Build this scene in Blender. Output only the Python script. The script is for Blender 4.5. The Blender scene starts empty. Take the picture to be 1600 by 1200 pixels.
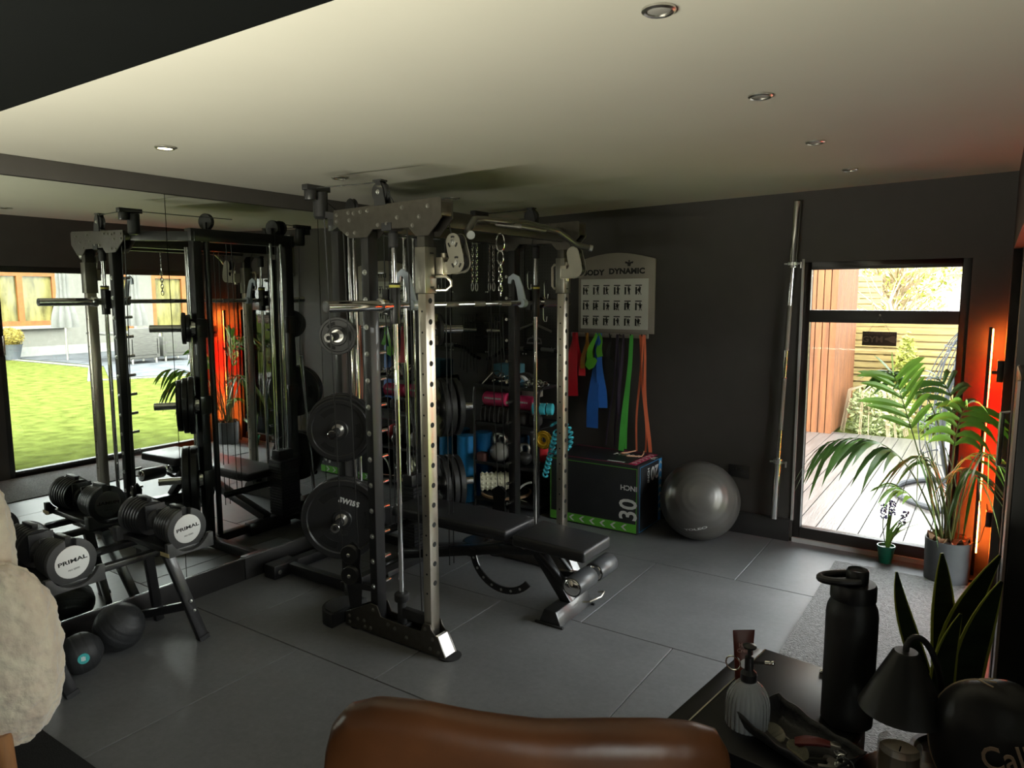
import bpy, bmesh, math, random
from mathutils import Vector, Matrix
R = random.Random(7)
PI = math.pi
SC = bpy.context.scene
COL = SC.collection

# ------------------------------------------------------------------ camera
cam_d = bpy.data.cameras.new('camera'); cam = bpy.data.objects.new('camera', cam_d); COL.objects.link(cam)
FPX, YAW, PITCH, ROLL = 1119.77, -.591645, -.123012, -.003445
fw = Vector((math.sin(YAW)*math.cos(PITCH), math.cos(YAW)*math.cos(PITCH), math.sin(PITCH)))
r0 = Vector((math.cos(YAW), -math.sin(YAW), 0)); u0 = r0.cross(fw)
rr = r0*math.cos(ROLL)+u0*math.sin(ROLL); uu = -r0*math.sin(ROLL)+u0*math.cos(ROLL)
m = Matrix((rr, uu, -fw)).transposed().to_4x4(); m.translation = Vector((0, 0, 1.69))
cam.matrix_world = m
cam_d.sensor_fit = 'HORIZONTAL'; cam_d.sensor_width = 36; cam_d.lens = 36*FPX/1600
cam_d.clip_start = .05; cam_d.clip_end = 200
SC.camera = cam
# ------------------------------------------------------------------ view, world, light
SC.view_settings.view_transform = 'Standard'; SC.view_settings.look = 'None'
SC.view_settings.exposure = 2.0; SC.view_settings.gamma = 1; SC.view_settings.use_curve_mapping = False
W = bpy.data.worlds.new('overcast_sky'); SC.world = W; W.use_nodes = True
wn = W.node_tree.nodes; wl = W.node_tree.links
bg = wn['Background']; tc = wn.new('ShaderNodeTexCoord'); sx = wn.new('ShaderNodeSeparateXYZ')
wl.new(tc.outputs['Generated'], sx.inputs[0])
cr = wn.new('ShaderNodeValToRGB'); cr.color_ramp.elements[0].position = 0.0; cr.color_ramp.elements[1].position = .7
cr.color_ramp.elements[0].color = (1.0, .97, .90, 1); cr.color_ramp.elements[1].color = (.62, .72, .88, 1)
wl.new(sx.outputs['Z'], cr.inputs[0])
nz = wn.new('ShaderNodeTexNoise'); nz.inputs['Scale'].default_value = 3.0; nz.inputs['Detail'].default_value = 4
wl.new(tc.outputs['Generated'], nz.inputs['Vector'])
mx = wn.new('ShaderNodeMix'); mx.data_type = 'RGBA'; wl.new(nz.outputs['Fac'], mx.inputs['Factor'])
wl.new(cr.outputs[0], mx.inputs['A']); mx.inputs['B'].default_value = (1, 1, 1, 1); wl.new(mx.outputs['Result'], bg.inputs['Color'])
bg.inputs['Strength'].default_value = 3.6
sd = bpy.data.lights.new('sun', 'SUN'); sd.energy = 4.5; sd.angle = math.radians(70); sd.color = (1, .93, .78)
so = bpy.data.objects.new('sun', sd); COL.objects.link(so)
so.rotation_euler = Vector((.5, .15, -.85)).to_track_quat('-Z', 'Y').to_euler(); so.location = (5, 12, 8)
SC.cycles.max_bounces = 10; SC.cycles.diffuse_bounces = 5; SC.cycles.glossy_bounces = 6; SC.cycles.transparent_max_bounces = 16
SC.cycles.caustics_reflective = False; SC.cycles.caustics_refractive = False; SC.cycles.sample_clamp_indirect = 6
def portal(name, c, rx, rz, w, h):
    d = bpy.data.lights.new(name, 'AREA'); d.shape = 'RECTANGLE'; d.size = w; d.size_y = h; d.energy = 1
    d.cycles.is_portal = True
    o = bpy.data.objects.new(name, d); COL.objects.link(o); o.location = c; o.rotation_euler = (rx, 0, rz)
portal('daylight_portal', (.13, 3.8, .97), PI/2, PI/2, 1.9, 1.9)      # through the patio door
portal('daylight_portal', (1.53, -.4, 1.05), PI/2, PI/2, .8, 2.1)     # through the added, unseen window beside the seats
portal('daylight_portal', (-.61, 5.1, 1.0), PI/2, PI, .9, 1.8)        # through the narrow back window

ul = bpy.data.lights.new('added_ceiling_uplight', 'AREA'); ul.shape = 'RECTANGLE'; ul.size = 2.3; ul.size_y = .12; ul.energy = 106; ul.color = (.98, .96, .78)   # uplight added out of view to brighten the ceiling
uo = bpy.data.objects.new('added_ceiling_uplight', ul); COL.objects.link(uo); uo.location = (-1.6, -1.0, .90); uo.rotation_euler = (PI, 0, 0)

# ------------------------------------------------------------------ materials
MC = {}
def mat(name, col, rough=.5, metal=0, var=.12, scale=8, bump=0, bscale=60, coat=0, spec=.5, emit=None, es=0, sheen=0, trans=0, stretch=None):
    if name in MC: return MC[name]
    M = bpy.data.materials.new(name); M.use_nodes = True; n = M.node_tree.nodes; l = M.node_tree.links; b = n['Principled BSDF']
    b.inputs['Roughness'].default_value = rough; b.inputs['Metallic'].default_value = metal
    b.inputs['Specular IOR Level'].default_value = spec; b.inputs['Coat Weight'].default_value = coat
    b.inputs['Sheen Weight'].default_value = sheen; b.inputs['Transmission Weight'].default_value = trans
    t = n.new('ShaderNodeTexCoord'); N = n.new('ShaderNodeTexNoise'); N.inputs['Scale'].default_value = scale; N.inputs['Detail'].default_value = 5
    src = t.outputs['Object']
    if stretch:
        mp = n.new('ShaderNodeMapping'); mp.inputs['Scale'].default_value = stretch; l.new(src, mp.inputs[0]); src = mp.outputs[0]
    l.new(src, N.inputs['Vector'])
    r = n.new('ShaderNodeValToRGB'); e = r.color_ramp.elements
    e[0].position = .3; e[1].position = .7
    e[0].color = tuple(c*(1-var) for c in col[:3])+(1,); e[1].color = tuple(min(1, c*(1+var)) for c in col[:3])+(1,)
    l.new(N.outputs['Fac'], r.inputs[0]); l.new(r.outputs[0], b.inputs['Base Color'])
    if bump:
        N2 = n.new('ShaderNodeTexNoise'); N2.inputs['Scale'].default_value = bscale; N2.inputs['Detail'].default_value = 4; l.new(src, N2.inputs['Vector'])
        B = n.new('ShaderNodeBump'); B.inputs['Strength'].default_value = bump; B.inputs['Distance'].default_value = .01
        l.new(N2.outputs['Fac'], B.inputs['Height']); l.new(B.outputs[0], b.inputs['Normal'])
    if emit: b.inputs['Emission Color'].default_value = tuple(emit)+(1,); b.inputs['Emission Strength'].default_value = es
    MC[name] = M; return M
def glass_mat(name, tint=(1, 1, 1), refl=1.0):
    if name in MC: return MC[name]
    M = bpy.data.materials.new(name); M.use_nodes = True; n = M.node_tree.nodes; l = M.node_tree.links; n.remove(n['Principled BSDF'])
    T = n.new('ShaderNodeBsdfTransparent'); T.inputs[0].default_value = tuple(tint)+(1,)
    G = n.new('ShaderNodeBsdfGlossy'); G.inputs['Roughness'].default_value = 0.02
    F = n.new('ShaderNodeFresnel'); F.inputs[0].default_value = 1.45
    m_ = n.new('ShaderNodeMath'); m_.operation = 'MULTIPLY'; m_.inputs[1].default_value = refl; l.new(F.outputs[0], m_.inputs[0])
    X = n.new('ShaderNodeMixShader'); l.new(m_.outputs[0], X.inputs[0]); l.new(T.outputs[0], X.inputs[1]); l.new(G.outputs[0], X.inputs[2])
    l.new(X.outputs[0], n['Material Output'].inputs[0]); MC[name] = M; return M

# ------------------------------------------------------------------ mesh builder (world coordinates, metres)
class MB:
    def __init__(s): s.v = []; s.f = []; s.mi = []; s.cur = 0
    def m(s, i): s.cur = i; return s
    def add(s, vs, fs, M=None):
        o = len(s.v)
        for p in vs: s.v.append(tuple(M @ Vector(p)) if M else tuple(p))
        for f in fs: s.f.append(tuple(i+o for i in f)); s.mi.append(s.cur)
        return s
    def box(s, x0, x1, y0, y1, z0, z1, M=None):
        return s.add([(x, y, z) for x in (x0, x1) for y in (y0, y1) for z in (z0, z1)],
                     [(0, 1, 3, 2), (4, 6, 7, 5), (0, 4, 5, 1), (2, 3, 7, 6), (0, 2, 6, 4), (1, 5, 7, 3)], M)
    def bar(s, a, b, w, h, up=(0, 0, 1)):
        a = Vector(a); b = Vector(b); d = (b-a); L = d.length; d.normalize(); x = d.cross(Vector(up))
        if x.length < 1e-4: x = Vector((1, 0, 0))
        x.normalize(); u = x.cross(d); M = Matrix((x, u, d)).transposed().to_4x4(); M.translation = a
        return s.box(-w/2, w/2, -h/2, h/2, 0, L, M)
    def cyl(s, a, b, r, r2=None, n=16):
        a = Vector(a); b = Vector(b); r2 = r if r2 is None else r2
        d = (b-a).normalized(); x = d.orthogonal().normalized(); y = d.cross(x); vs = []
        for c, q in ((a, r), (b, r2)):
            for i in range(n):
                t = 2*PI*i/n; vs.append(c+x*(q*math.cos(t))+y*(q*math.sin(t)))
        return s.add(vs, [(i, (i+1) % n, n+(i+1) % n, n+i) for i in range(n)]+[tuple(range(n-1, -1, -1)), tuple(range(n, 2*n))])
    def tube(s, pts, r, n=8, closed=False, flat=None):
        P = [Vector(p) for p in pts]; k = len(P); vs = []; fs = []; x = None
        for i in range(k):
            if closed: d = P[(i+1) % k]-P[i-1]
            else: d = P[min(i+1, k-1)]-P[max(i-1, 0)]
            d.normalize()
            x = d.orthogonal().normalized() if x is None else (x-d*x.dot(d)).normalized()
            y = d.cross(x); ri = r[i] if isinstance(r, (list, tuple)) else r
            for j in range(n):
                t = 2*PI*j/n; vs.append(P[i]+x*(ri*math.cos(t))+y*(ri*math.sin(t)*(flat or 1)))
        for i in range(k if closed else k-1):
            a = i*n; b = ((i+1) % k)*n
            for j in range(n): fs.append((a+j, a+(j+1) % n, b+(j+1) % n, b+j))
        if not closed: fs += [tuple(range(n-1, -1, -1)), tuple(range((k-1)*n, k*n))]
        return s.add(vs, fs)
    def strip(s, pts, w, side, t=.002):     # a flat band of width w along pts, thickness t; side = width direction(s)
        P = [Vector(p) for p in pts]; k = len(P); vs = []; fs = []
        for i in range(k):
            d = (P[min(i+1, k-1)]-P[max(i-1, 0)]).normalized(); sd_ = side[i] if isinstance(side, list) else side
            x = Vector(sd_); x = (x-d*x.dot(d)).normalized(); y = d.cross(x); wi = w[i] if isinstance(w, (list, tuple)) else w
            for a, b in ((-1, -1), (1, -1), (1, 1), (-1, 1)): vs.append(P[i]+x*(a*wi/2)+y*(b*t/2))
        for i in range(k-1):
            for j in range(4): fs.append((i*4+j, i*4+(j+1) % 4, i*4+4+(j+1) % 4, i*4+4+j))
        fs += [(3, 2, 1, 0), tuple((k-1)*4+j for j in range(4))]
        return s.add(vs, fs)
    def lathe(s, prof, o=(0, 0, 0), ax=(0, 0, 1), n=24, M=None):
        ax = Vector(ax).normalized(); x = ax.orthogonal().normalized(); y = ax.cross(x); o = Vector(o); vs = []; fs = []
        for r, z in prof:
            for j in range(n):
                t = 2*PI*j/n; vs.append(o+ax*z+(x*math.cos(t)+y*math.sin(t))*max(r, 1e-5))
        for i in range(len(prof)-1):
            for j in range(n): fs.append((i*n+j, i*n+(j+1) % n, i*n+n+(j+1) % n, i*n+n+j))
        if prof[0][0] > 1e-4: fs.append(tuple(range(n-1, -1, -1)))
        if prof[-1][0] > 1e-4: fs.append(tuple(range((len(prof)-1)*n, len(prof)*n)))
        return s.add(vs, fs, M)
    def prism(s, poly, ax, a, b, M=None):   # poly in the plane across axis ax ('x': (y,z), 'y': (x,z), 'z': (x,y)), from a to b
        k = len(poly)
        def P(p, t): return {'x': (t, p[0], p[1]), 'y': (p[0], t, p[1]), 'z': (p[0], p[1], t)}[ax]
        return s.add([P(p, a) for p in poly]+[P(p, b) for p in poly],
                     [(i, (i+1) % k, k+(i+1) % k, k+i) for i in range(k)]+[tuple(range(k-1, -1, -1)), tuple(range(k, 2*k))], M)
    def ball(s, c, r, n=16, m_=10, sc=(1, 1, 1), M=None):
        vs = []; fs = []
        for i in range(m_+1):
            ph = PI*i/m_
            for j in range(n):
                t = 2*PI*j/n; vs.append((c[0]+r*sc[0]*max(math.sin(ph), 1e-4)*math.cos(t), c[1]+r*sc[1]*max(math.sin(ph), 1e-4)*math.sin(t), c[2]+r*sc[2]*math.cos(ph)))
        for i in range(m_):
            for j in range(n): fs.append((i*n+j, i*n+n+j, i*n+n+(j+1) % n, i*n+(j+1) % n))
        return s.add(vs, fs, M)
    def surf(s, fn, nu, nv, cu=False, cv=False):
        o = [fn(i/(nu if cu else nu-1), j/(nv if cv else nv-1)) for i in range(nu) for j in range(nv)]; fs = []
        for i in range(nu if cu else nu-1):
            for j in range(nv if cv else nv-1):
                a = i*nv+j; b = ((i+1) % nu)*nv+j; c = ((i+1) % nu)*nv+(j+1) % nv; d = i*nv+(j+1) % nv; fs.append((a, b, c, d))
        return s.add(o, fs)
def topmat(p):
    M = Matrix.Identity(4)
    while p is not None: M = p.matrix_basis @ M; p = p.parent
    return M
def tag(o, label=None, cat=None, group=None, kind=None):
    if label: o['label'] = label
    if cat: o['category'] = cat
    if group: o['group'] = group
    if kind: o['kind'] = kind
    return o
def obj(name, mb, mats, parent=None, bev=0, seg=2, ang=35, flat=False, loc=None, weld=True):
    me = bpy.data.meshes.new(name)
    if not isinstance(mats, (list, tuple)): mats = [mats]
    for x in mats: me.materials.append(x)
    vs = mb.v
    if parent is not None:
        I = topmat(parent).inverted(); vs = [I @ Vector(p) for p in vs]; off = Vector((0, 0, 0))
    else:
        if loc is None:
            a = [min(p[i] for p in vs) for i in range(3)]; b = [max(p[i] for p in vs) for i in range(3)]
            loc = ((a[0]+b[0])/2, (a[1]+b[1])/2, a[2])
        off = Vector(loc); vs = [Vector(p)-off for p in vs]
    me.from_pydata([tuple(p) for p in vs], [], mb.f)
    me.polygons.foreach_set('material_index', mb.mi)
    bm = bmesh.new(); bm.from_mesh(me)
    if weld: bmesh.ops.remove_doubles(bm, verts=bm.verts, dist=1e-5)
    bmesh.ops.recalc_face_normals(bm, faces=bm.faces)
    if bev:
        es = [e for e in bm.edges if len(e.link_faces) == 2 and e.calc_face_angle(0) > math.radians(30)]
        bmesh.ops.bevel(bm, geom=es, offset=bev, segments=seg, profile=.5, affect='EDGES', clamp_overlap=True)
    for f in bm.faces: f.smooth = not flat
    for e in bm.edges:
        if len(e.link_faces) == 2 and e.calc_face_angle(0) > math.radians(ang): e.smooth = False
    bm.to_mesh(me); bm.free()
    o = bpy.data.objects.new(name, me); COL.objects.link(o)
    if parent is not None: o.parent = parent
    else: o.location = off
    return o
def thing(name, label, cat, loc=(0, 0, 0), rz=0, group=None):
    o = bpy.data.objects.new(name, None); COL.objects.link(o); o.empty_display_size = .1
    o.location = loc; o.rotation_euler = (0, 0, rz); o.rotation_mode = 'XYZ'; tag(o, label, cat, group); return o
def dup(root, loc, rz=0, label=None, group=None):
    r = root.copy(); COL.objects.link(r); r.location = loc; r.rotation_euler = (0, 0, rz)
    if label: r['label'] = label
    if group: r['group'] = group
    for ch in list(root.children):
        c = ch.copy(); COL.objects.link(c); c.parent = r
        for g in ch.children:
            d = g.copy(); COL.objects.link(d); d.parent = c
    return r
def struct(name, mb, mats, **k): return tag(obj(name, mb, mats, **k), kind='structure')
def text(body, size, M, t=.001, font_sc=(1, 1), bold=0, spacing=1, align='CENTER'):
    c = bpy.data.curves.new('t', 'FONT'); c.body = body; c.size = size; c.extrude = t/2; c.offset = bold; c.align_x = align; c.align_y = 'CENTER'; c.space_character = spacing
    c.resolution_u = 3
    o = bpy.data.objects.new('t', c); COL.objects.link(o); dg = bpy.context.evaluated_depsgraph_get(); me = o.evaluated_get(dg).to_mesh()
    mb = MB(); S = Matrix.Diagonal((font_sc[0], font_sc[1], 1, 1))
    mb.add([v.co[:] for v in me.vertices], [tuple(p.vertices) for p in me.polygons], M @ S)
    o.evaluated_get(dg).to_mesh_clear(); bpy.data.objects.remove(o); bpy.data.curves.remove(c); return mb
def frame(o, x, y):                       # matrix with columns x, y, x×y at o
    x = Vector(x).normalized(); y = Vector(y); y = (y-x*y.dot(x)).normalized(); M = Matrix((x, y, x.cross(y))).transposed().to_4x4(); M.translation = Vector(o); return M
def arc(c, r, a0, a1, n, X=(1, 0, 0), Y=(0, 0, 1)):
    c = Vector(c); X = Vector(X); Y = Vector(Y)
    return [c+X*(r*math.cos(a0+(a1-a0)*i/(n-1)))+Y*(r*math.sin(a0+(a1-a0)*i/(n-1))) for i in range(n)]
# ================================================================== SETTING
M_wall = mat('wall_charcoal_paint', (.056, .050, .046), .62, bump=.04, bscale=150, var=.06)
M_ceil = mat('ceiling_paint', (.57, .545, .47), .85, var=.02, scale=2)
M_soff = mat('soffit_black_paint', (.001, .0015, .0015), .9, spec=.1)
M_skirt = mat('skirting_charcoal_gloss', (.022, .021, .021), .38)
M_frame = mat('window_frame_black', (.020, .018, .017), .4, var=.05)
M_glass = glass_mat('window_glass', (.97, .99, .97))
def ceil_z(x): return 2.376+.0188*(x-.06)
# floor: one metre rubber tiles in brick bond
def floor_mat():
    M = bpy.data.materials.new('rubber_floor_tiles'); M.use_nodes = True; n = M.node_tree.nodes; l = M.node_tree.links; b = n['Principled BSDF']
    t = n.new('ShaderNodeNewGeometry'); mp = n.new('ShaderNodeMapping'); l.new(t.outputs['Position'], mp.inputs[0])
    N = n.new('ShaderNodeTexNoise'); N.inputs['Scale'].default_value = 2.2; N.inputs['Detail'].default_value = 8; N.inputs['Roughness'].default_value = .65; l.new(mp.outputs[0], N.inputs['Vector'])
    N3 = n.new('ShaderNodeTexNoise'); N3.inputs['Scale'].default_value = 34; N3.inputs['Detail'].default_value = 7; N3.inputs['Roughness'].default_value = .75; l.new(mp.outputs[0], N3.inputs['Vector'])
    r = n.new('ShaderNodeValToRGB'); e = r.color_ramp.elements; e[0].position = .3; e[1].position = .72
    e[0].color = (.105, .107, .111, 1); e[1].color = (.20, .20, .205, 1)
    ad = n.new('ShaderNodeMath'); ad.operation = 'MULTIPLY_ADD'; ad.inputs[1].default_value = .55; l.new(N3.outputs['Fac'], ad.inputs[0])
    hf = n.new('ShaderNodeMath'); hf.operation = 'MULTIPLY'; hf.inputs[1].default_value = .5; l.new(N.outputs['Fac'], hf.inputs[0]); l.new(hf.outputs[0], ad.inputs[2])
    l.new(ad.outputs[0], r.inputs[0]); l.new(r.outputs[0], b.inputs['Base Color'])
    rr_ = n.new('ShaderNodeMapRange'); rr_.inputs['To Min'].default_value = .34; rr_.inputs['To Max'].default_value = .58; l.new(N3.outputs['Fac'], rr_.inputs['Value']); l.new(rr_.outputs[0], b.inputs['Roughness'])
    B = n.new('ShaderNodeBump'); B.inputs['Strength'].default_value = .12; B.inputs['Distance'].default_value = .004; l.new(N3.outputs['Fac'], B.inputs['Height']); l.new(B.outputs[0], b.inputs['Normal'])
    return M
M_floor = floor_mat()
fb = MB(); g = .0022
PX, PY = 1.0, 1.0
for j in range(-6, 4):
    y0 = 3.145+j*PY-1.0; off = 0 if j % 2 == 0 else .5
    for i in range(-7, 5):
        x0 = -1.185+off+i*PX
        a = max(x0+g, -3.66); b_ = min(x0+PX-g, 1.5); c = max(y0+g, -2.5); d = min(y0+PY-g, 5.06)
        if b_-a <= .01 or d-c <= .01: continue
        for c2, d2, lim in ((c, min(d, 2.6), 1.5), (max(c, 2.6), d, .12)):        # the room is narrower beyond the patio door jamb
            if d2-c2 > .01 and min(b_, lim)-a > .01: fb.box(a, min(b_, lim), c2, d2, -.012, 0)
fb.m(1).box(-3.66, 1.5, -2.5, 2.6, -.06, -.006).box(-3.66, .12, 2.6, 5.06, -.06, -.006)
struct('floor', fb, [M_floor, mat('floor_joint_black', (.008, .008, .008), .9)], bev=.0018, seg=1)
# ceiling (falls slightly to the mirror side) with the low black soffit nearer the seats
cb = MB(); zl, zr = ceil_z(-3.66), ceil_z(1.6)
cb.prism([(-3.8, zl), (1.6, zr), (1.6, zr+.12), (-3.8, zl+.12)], 'y', .9, 5.2)
struct('ceiling', cb, M_ceil)
cb = MB(); cb.box(-3.8, 1.6, -2.6, 1.035, 2.262, 2.6)
struct('trim_1', cb, M_soff)                        # dropped black soffit
# walls
wb = MB(); Y0 = 5.04
wx0, wx1, wz1 = -1.065, -.13, 1.90
wb.box(-3.8, wx0, Y0, Y0+.2, -.06, 2.6).box(wx1, .3, Y0, Y0+.2, -.06, 2.6).box(wx0, wx1, Y0, Y0+.2, wz1, 2.6).box(wx0, wx1, Y0, Y0+.2, -.06, .02)
struct('wall_back', wb, M_wall)
wb = MB(); wb.box(-3.8, -3.66, -2.6, 5.2, -.06, 2.6)
struct('wall_left', wb, M_wall)
wb = MB(); py0, py1 = 2.74, 4.76
wb.box(.06, .26, 2.60, py0, -.06, 2.6).box(.06, .26, py1, 5.04, -.06, 2.6).box(.06, .26, py0, py1, 1.93, 2.6).box(.26, 1.5, 2.60, 2.80, -.06, 2.6)
wb.box(1.5, 1.7, -2.6, -.85, -.06, 2.6).box(1.5, 1.7, .05, 2.95, -.06, 2.6).box(1.5, 1.7, -.85, .05, 2.15, 2.6)
struct('wall_right', wb, M_wall)
wb = MB(); wb.box(-3.8, 1.7, -2.7, -2.5, -.06, 2.6)
struct('wall_front', wb, M_wall)
# header over and plinth under the mirrors
hb = MB(); hb.box(-3.66, -3.625, .9, 5.04, 2.222, zl+.002)
struct('trim_2', hb, M_wall, bev=.002)
hb = MB(); hb.box(-3.66, -3.63, -.4, 2.528, 0, .132).box(-3.66, -3.63, 2.532, 5.04, 0, .132)
struct('baseboard_left', hb, M_skirt, bev=.003)
hb = MB(); hb.box(-3.63, -1.082, 5.015, 5.04, 0, .148).box(-3.63, -1.082, 5.02, 5.04, .148, .158)
struct('baseboard_back', hb, M_skirt, bev=.003)
# mirrors
M_mir = bpy.data.materials.new('mirror_silver'); M_mir.use_nodes = True
b_ = M_mir.node_tree.nodes['Principled BSDF']; b_.inputs['Base Color'].default_value = (.80, .84, .80, 1); b_.inputs['Metallic'].default_value = 1; b_.inputs['Roughness'].default_value = 0
M_edge = mat('mirror_edge_strip', (.55, .57, .55), .25, .9)
lab = ['tall frameless wall mirror panel behind the dumbbell stand, left of the first seam', 'tall frameless wall mirror panel behind the dumbbells, between the two visible seams',
       'tall frameless wall mirror panel behind the weight plates, right of the second seam', 'tall frameless wall mirror panel at the back corner behind the rack']
for i, (a, b2) in enumerate([(.2, 2.163), (2.167, 3.183), (3.187, 4.198), (4.202, 5.03)]):
    t_ = thing('wall_mirror', lab[i], 'mirror', (-3.64, (a+b2)/2, .135), 0)
    K = Matrix.Translation((-3.64, 0, .15)) @ Matrix.Rotation(.005, 4, 'Y')
    mb = MB(); mb.box(-.004, 0, a, b2, -.012, 2.068, K); obj('glass', mb, M_mir, t_)
    mb = MB(); mb.box(-.003, .004, a, b2, -.018, -.0125, K); obj('bottom_strip', mb, M_edge, t_)
# narrow back window with transom
wf = MB(); gx0, gx1 = -1.02, -.175
wf.box(wx0, gx0, 5.05, 5.12, .02, wz1).box(gx1, wx1, 5.05, 5.12, .02, wz1).box(gx0, gx1, 5.05, 5.12, .02, .105).box(gx0, gx1, 5.05, 5.12, 1.85, wz1).box(gx0, gx1, 5.05, 5.12, 1.507, 1.588)
win = thing('window_1', None, None, (-.6, 5.08, .02)); win['kind'] = 'structure'
obj('window_frame', wf, M_frame, win, bev=.004)
for z0, z1 in ((.105, 1.507), (1.588, 1.85)):
    mb = MB(); mb.box(gx0, gx1, 5.083, 5.089, z0, z1); obj('pane', mb, M_glass, win)
mb = MB(); mb.box(wx0-.012, wx0+.002, 5.03, 5.05, .15, 1.92).box(wx0, wx1, 5.03, 5.05, .0, .03); struct('trim_3', mb, mat('window_bead_grey', (.45, .45, .45), .4))
# patio door in the right wall
pd = thing('door_1', None, None, (.14, 3.8, 0)); pd['kind'] = 'structure'
pf = MB()
def rect_frame(mb, y0, y1, z0, z1, w, x0, x1):
    mb.box(x0, x1, y0, y0+w, z0, z1).box(x0, x1, y1-w, y1, z0, z1).box(x0, x1, y0+w, y1-w, z0, z0+w).box(x0, x1, y0+w, y1-w, z1-w, z1)
rect_frame(pf, py0, py1, 0, 1.93, .055, .10, .17)
obj('door_frame', pf, M_frame, pd, bev=.004)
pf = MB(); pf.box(.132, .138, py0+.055, py1-.055, .055, 1.875); obj('pane', pf, M_glass, pd)
pf = MB(); pf.tube([(.1, 2.77, 1.13), (.04, 2.77, 1.14), (.04, 2.77, 1.31), (.1, 2.77, 1.32)], .009); obj('door_handle', pf, mat('handle_chrome', (.7, .68, .66), .2, 1), pd)
# window added out of view beside the seats to let in more daylight
wf = MB(); rect_frame(wf, -.85, .05, .02, 2.15, .06, 1.52, 1.6)
wn2 = thing('added_window', None, None, (1.55, .8, .02)); wn2['kind'] = 'structure'
obj('window_frame', wf, M_frame, wn2, bev=.004)
for a, b2 in ((-.79, -.01),):
    mb = MB(); mb.box(1.557, 1.563, a, b2, .08, 2.09); obj('pane', mb, M_glass, wn2)
# downlights
M_lamp = mat('downlight_lens', (.5, .48, .44), .25, .4); M_steel = mat('brushed_steel', (.62, .60, .56), .28, 1, scale=40, var=.08)
M_lit = mat('downlight_lens_lit', (.9, .85, .6), .4, emit=(1, .88, .45), es=3.0)
dl = [(-.71, 1.687), (-.712, 2.582), (-.713, 3.482), (-.705, 4.342), (-2.975, 1.79), (-2.965, 2.76), (-2.975, 3.755), (-3.01, 4.72)]
dlab = ['unlit recessed ceiling downlight nearest the camera above the right side', 'second recessed ceiling downlight of the right row counting from the camera', 'third recessed ceiling downlight of the right row counting from the camera',
        'fourth recessed ceiling downlight of the right row, nearest the back wall', 'lit yellowish ceiling downlight above the dumbbell stand', 'recessed ceiling downlight above the rear corner of the rack, beside the mirror header',
        'recessed ceiling downlight above the middle of the rack', 'recessed ceiling downlight nearest the back corner, seen past the far pulley']
for i, (x, y) in enumerate(dl):
    z = ceil_z(x); t_ = thing('ceiling_downlight', dlab[i], 'light', (x, y, z))
    mb = MB(); mb.lathe([(.041, .0015), (.041, -.004), (.035, -.008), (.030, -.006), (.029, .001)], (x, y, z), n=28); obj('bezel', mb, M_steel, t_)
    mb = MB(); mb.lathe([(0, -.0045), (.02, -.0052), (.028, -.003), (.0285, .001)], (x, y, z), n=24); obj('lens', mb, M_lit if i == 4 else M_lamp, t_)
# floor carpet strip by the patio door and dark carpet by the seats
M_cgrey = mat('grey_mat_pile', (.15, .147, .142), .95, var=.6, scale=75, bump=.8, bscale=120, sheen=.3)
mb = MB(); mb.box(-.745, .05, 1.15, 4.79, 0, .009)
tag(obj('entrance_mat', mb, M_cgrey, bev=.002), 'long grey textured entrance mat on the floor beside the patio door', 'mat')
mb = MB(); mb.box(-3.6, -1.0, -2.3, 1.145, 0, .012)
tag(obj('carpet', mb, mat('dark_carpet_pile', (.010, .010, .010), .97, var=.5, scale=200, bump=.5, bscale=250), bev=.002), 'black carpet under the seats at the lower left', 'carpet')

# ================================================================== OUTSIDE
M_grass = mat('lawn_grass', (.080, .094, .022), .9, spec=0, var=.38, scale=5, bump=.8, bscale=40)
def plank_mat(name, c1, c2, scl, rough=.6): return mat(name, c1, rough, var=.35, scale=3, stretch=scl, bump=.25, bscale=12)
mb = MB(); mb.box(-30, 40, -30, 5.26, -.3, -.11) if False else None
gb = MB(); gb.box(.28, 40, -25, 45, -.3, -.11).box(-30, .28, 5.26, 45, -.3, -.12)
tag(obj('lawn', gb, M_grass), kind='structure')
gb = MB(); gb.box(1.75, 6.0, -6, 2.3, -.115, -.08)  # pale ground added out of view to bounce daylight onto the ceiling
tag(obj('added_bounce_terrace', gb, mat('bounce_stone_pale', (.40, .39, .36), .7, var=.15, scale=3)), kind='structure')
t_ = thing('added_sideboard', 'added low black stand for the uplight, unseen behind the camera', 'added_sideboard', (-1.6, -1.0, 0))  # unseen furniture, added only to carry the uplight
mb = MB(); mb.box(-2.9, -.3, -1.2, -.8, .05, .80); obj('body', mb, M_frame, t_, bev=.004)
mb = MB(); mb.box(-2.8, -.4, -1.15, -.85, 0, .05); obj('plinth', mb, M_frame, t_)
t_ = thing('added_uplight_batten', 'added long black LED uplight batten, unseen behind the camera', 'light', (-1.6, -1.0, .80))  # housing added around the unseen ceiling uplight
mb = MB(); mb.box(-2.78, -.42, -1.07, -1.06, .80, .91).box(-2.78, -.42, -.94, -.93, .80, .91).box(-2.78, -.42, -1.07, -.93, .80, .82); obj('housing', mb, M_frame, t_)
db = MB(); M_deck = plank_mat('wet_deck_board', (.066, .060, .057), None, (14, .8, 1), .28)
x = -2.9
while x < 1.25: db.box(x, x+.138, 5.26, 9.75, -.075, -.05); x += .145
db.m(1).box(-2.9, 1.3, 5.26, 9.7, -.1, -.078)
tag(obj('deck', db, [M_deck, mat('deck_gap_dark', (.04, .035, .03), .9)]), kind='structure')
M_cedar = plank_mat('cedar_cladding', (.165, .056, .015), None, (6, 6, .7), .7)
cbx = MB(); cbx.m(1).box(-3.6, -1.66, 9.63, 11.2, -.1, 3.1).m(0)
x = -3.6
while x < -1.68: cbx.box(x, x+.072, 9.59, 9.63, -.05, 3.1); x += .083
y = 9.6
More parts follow.
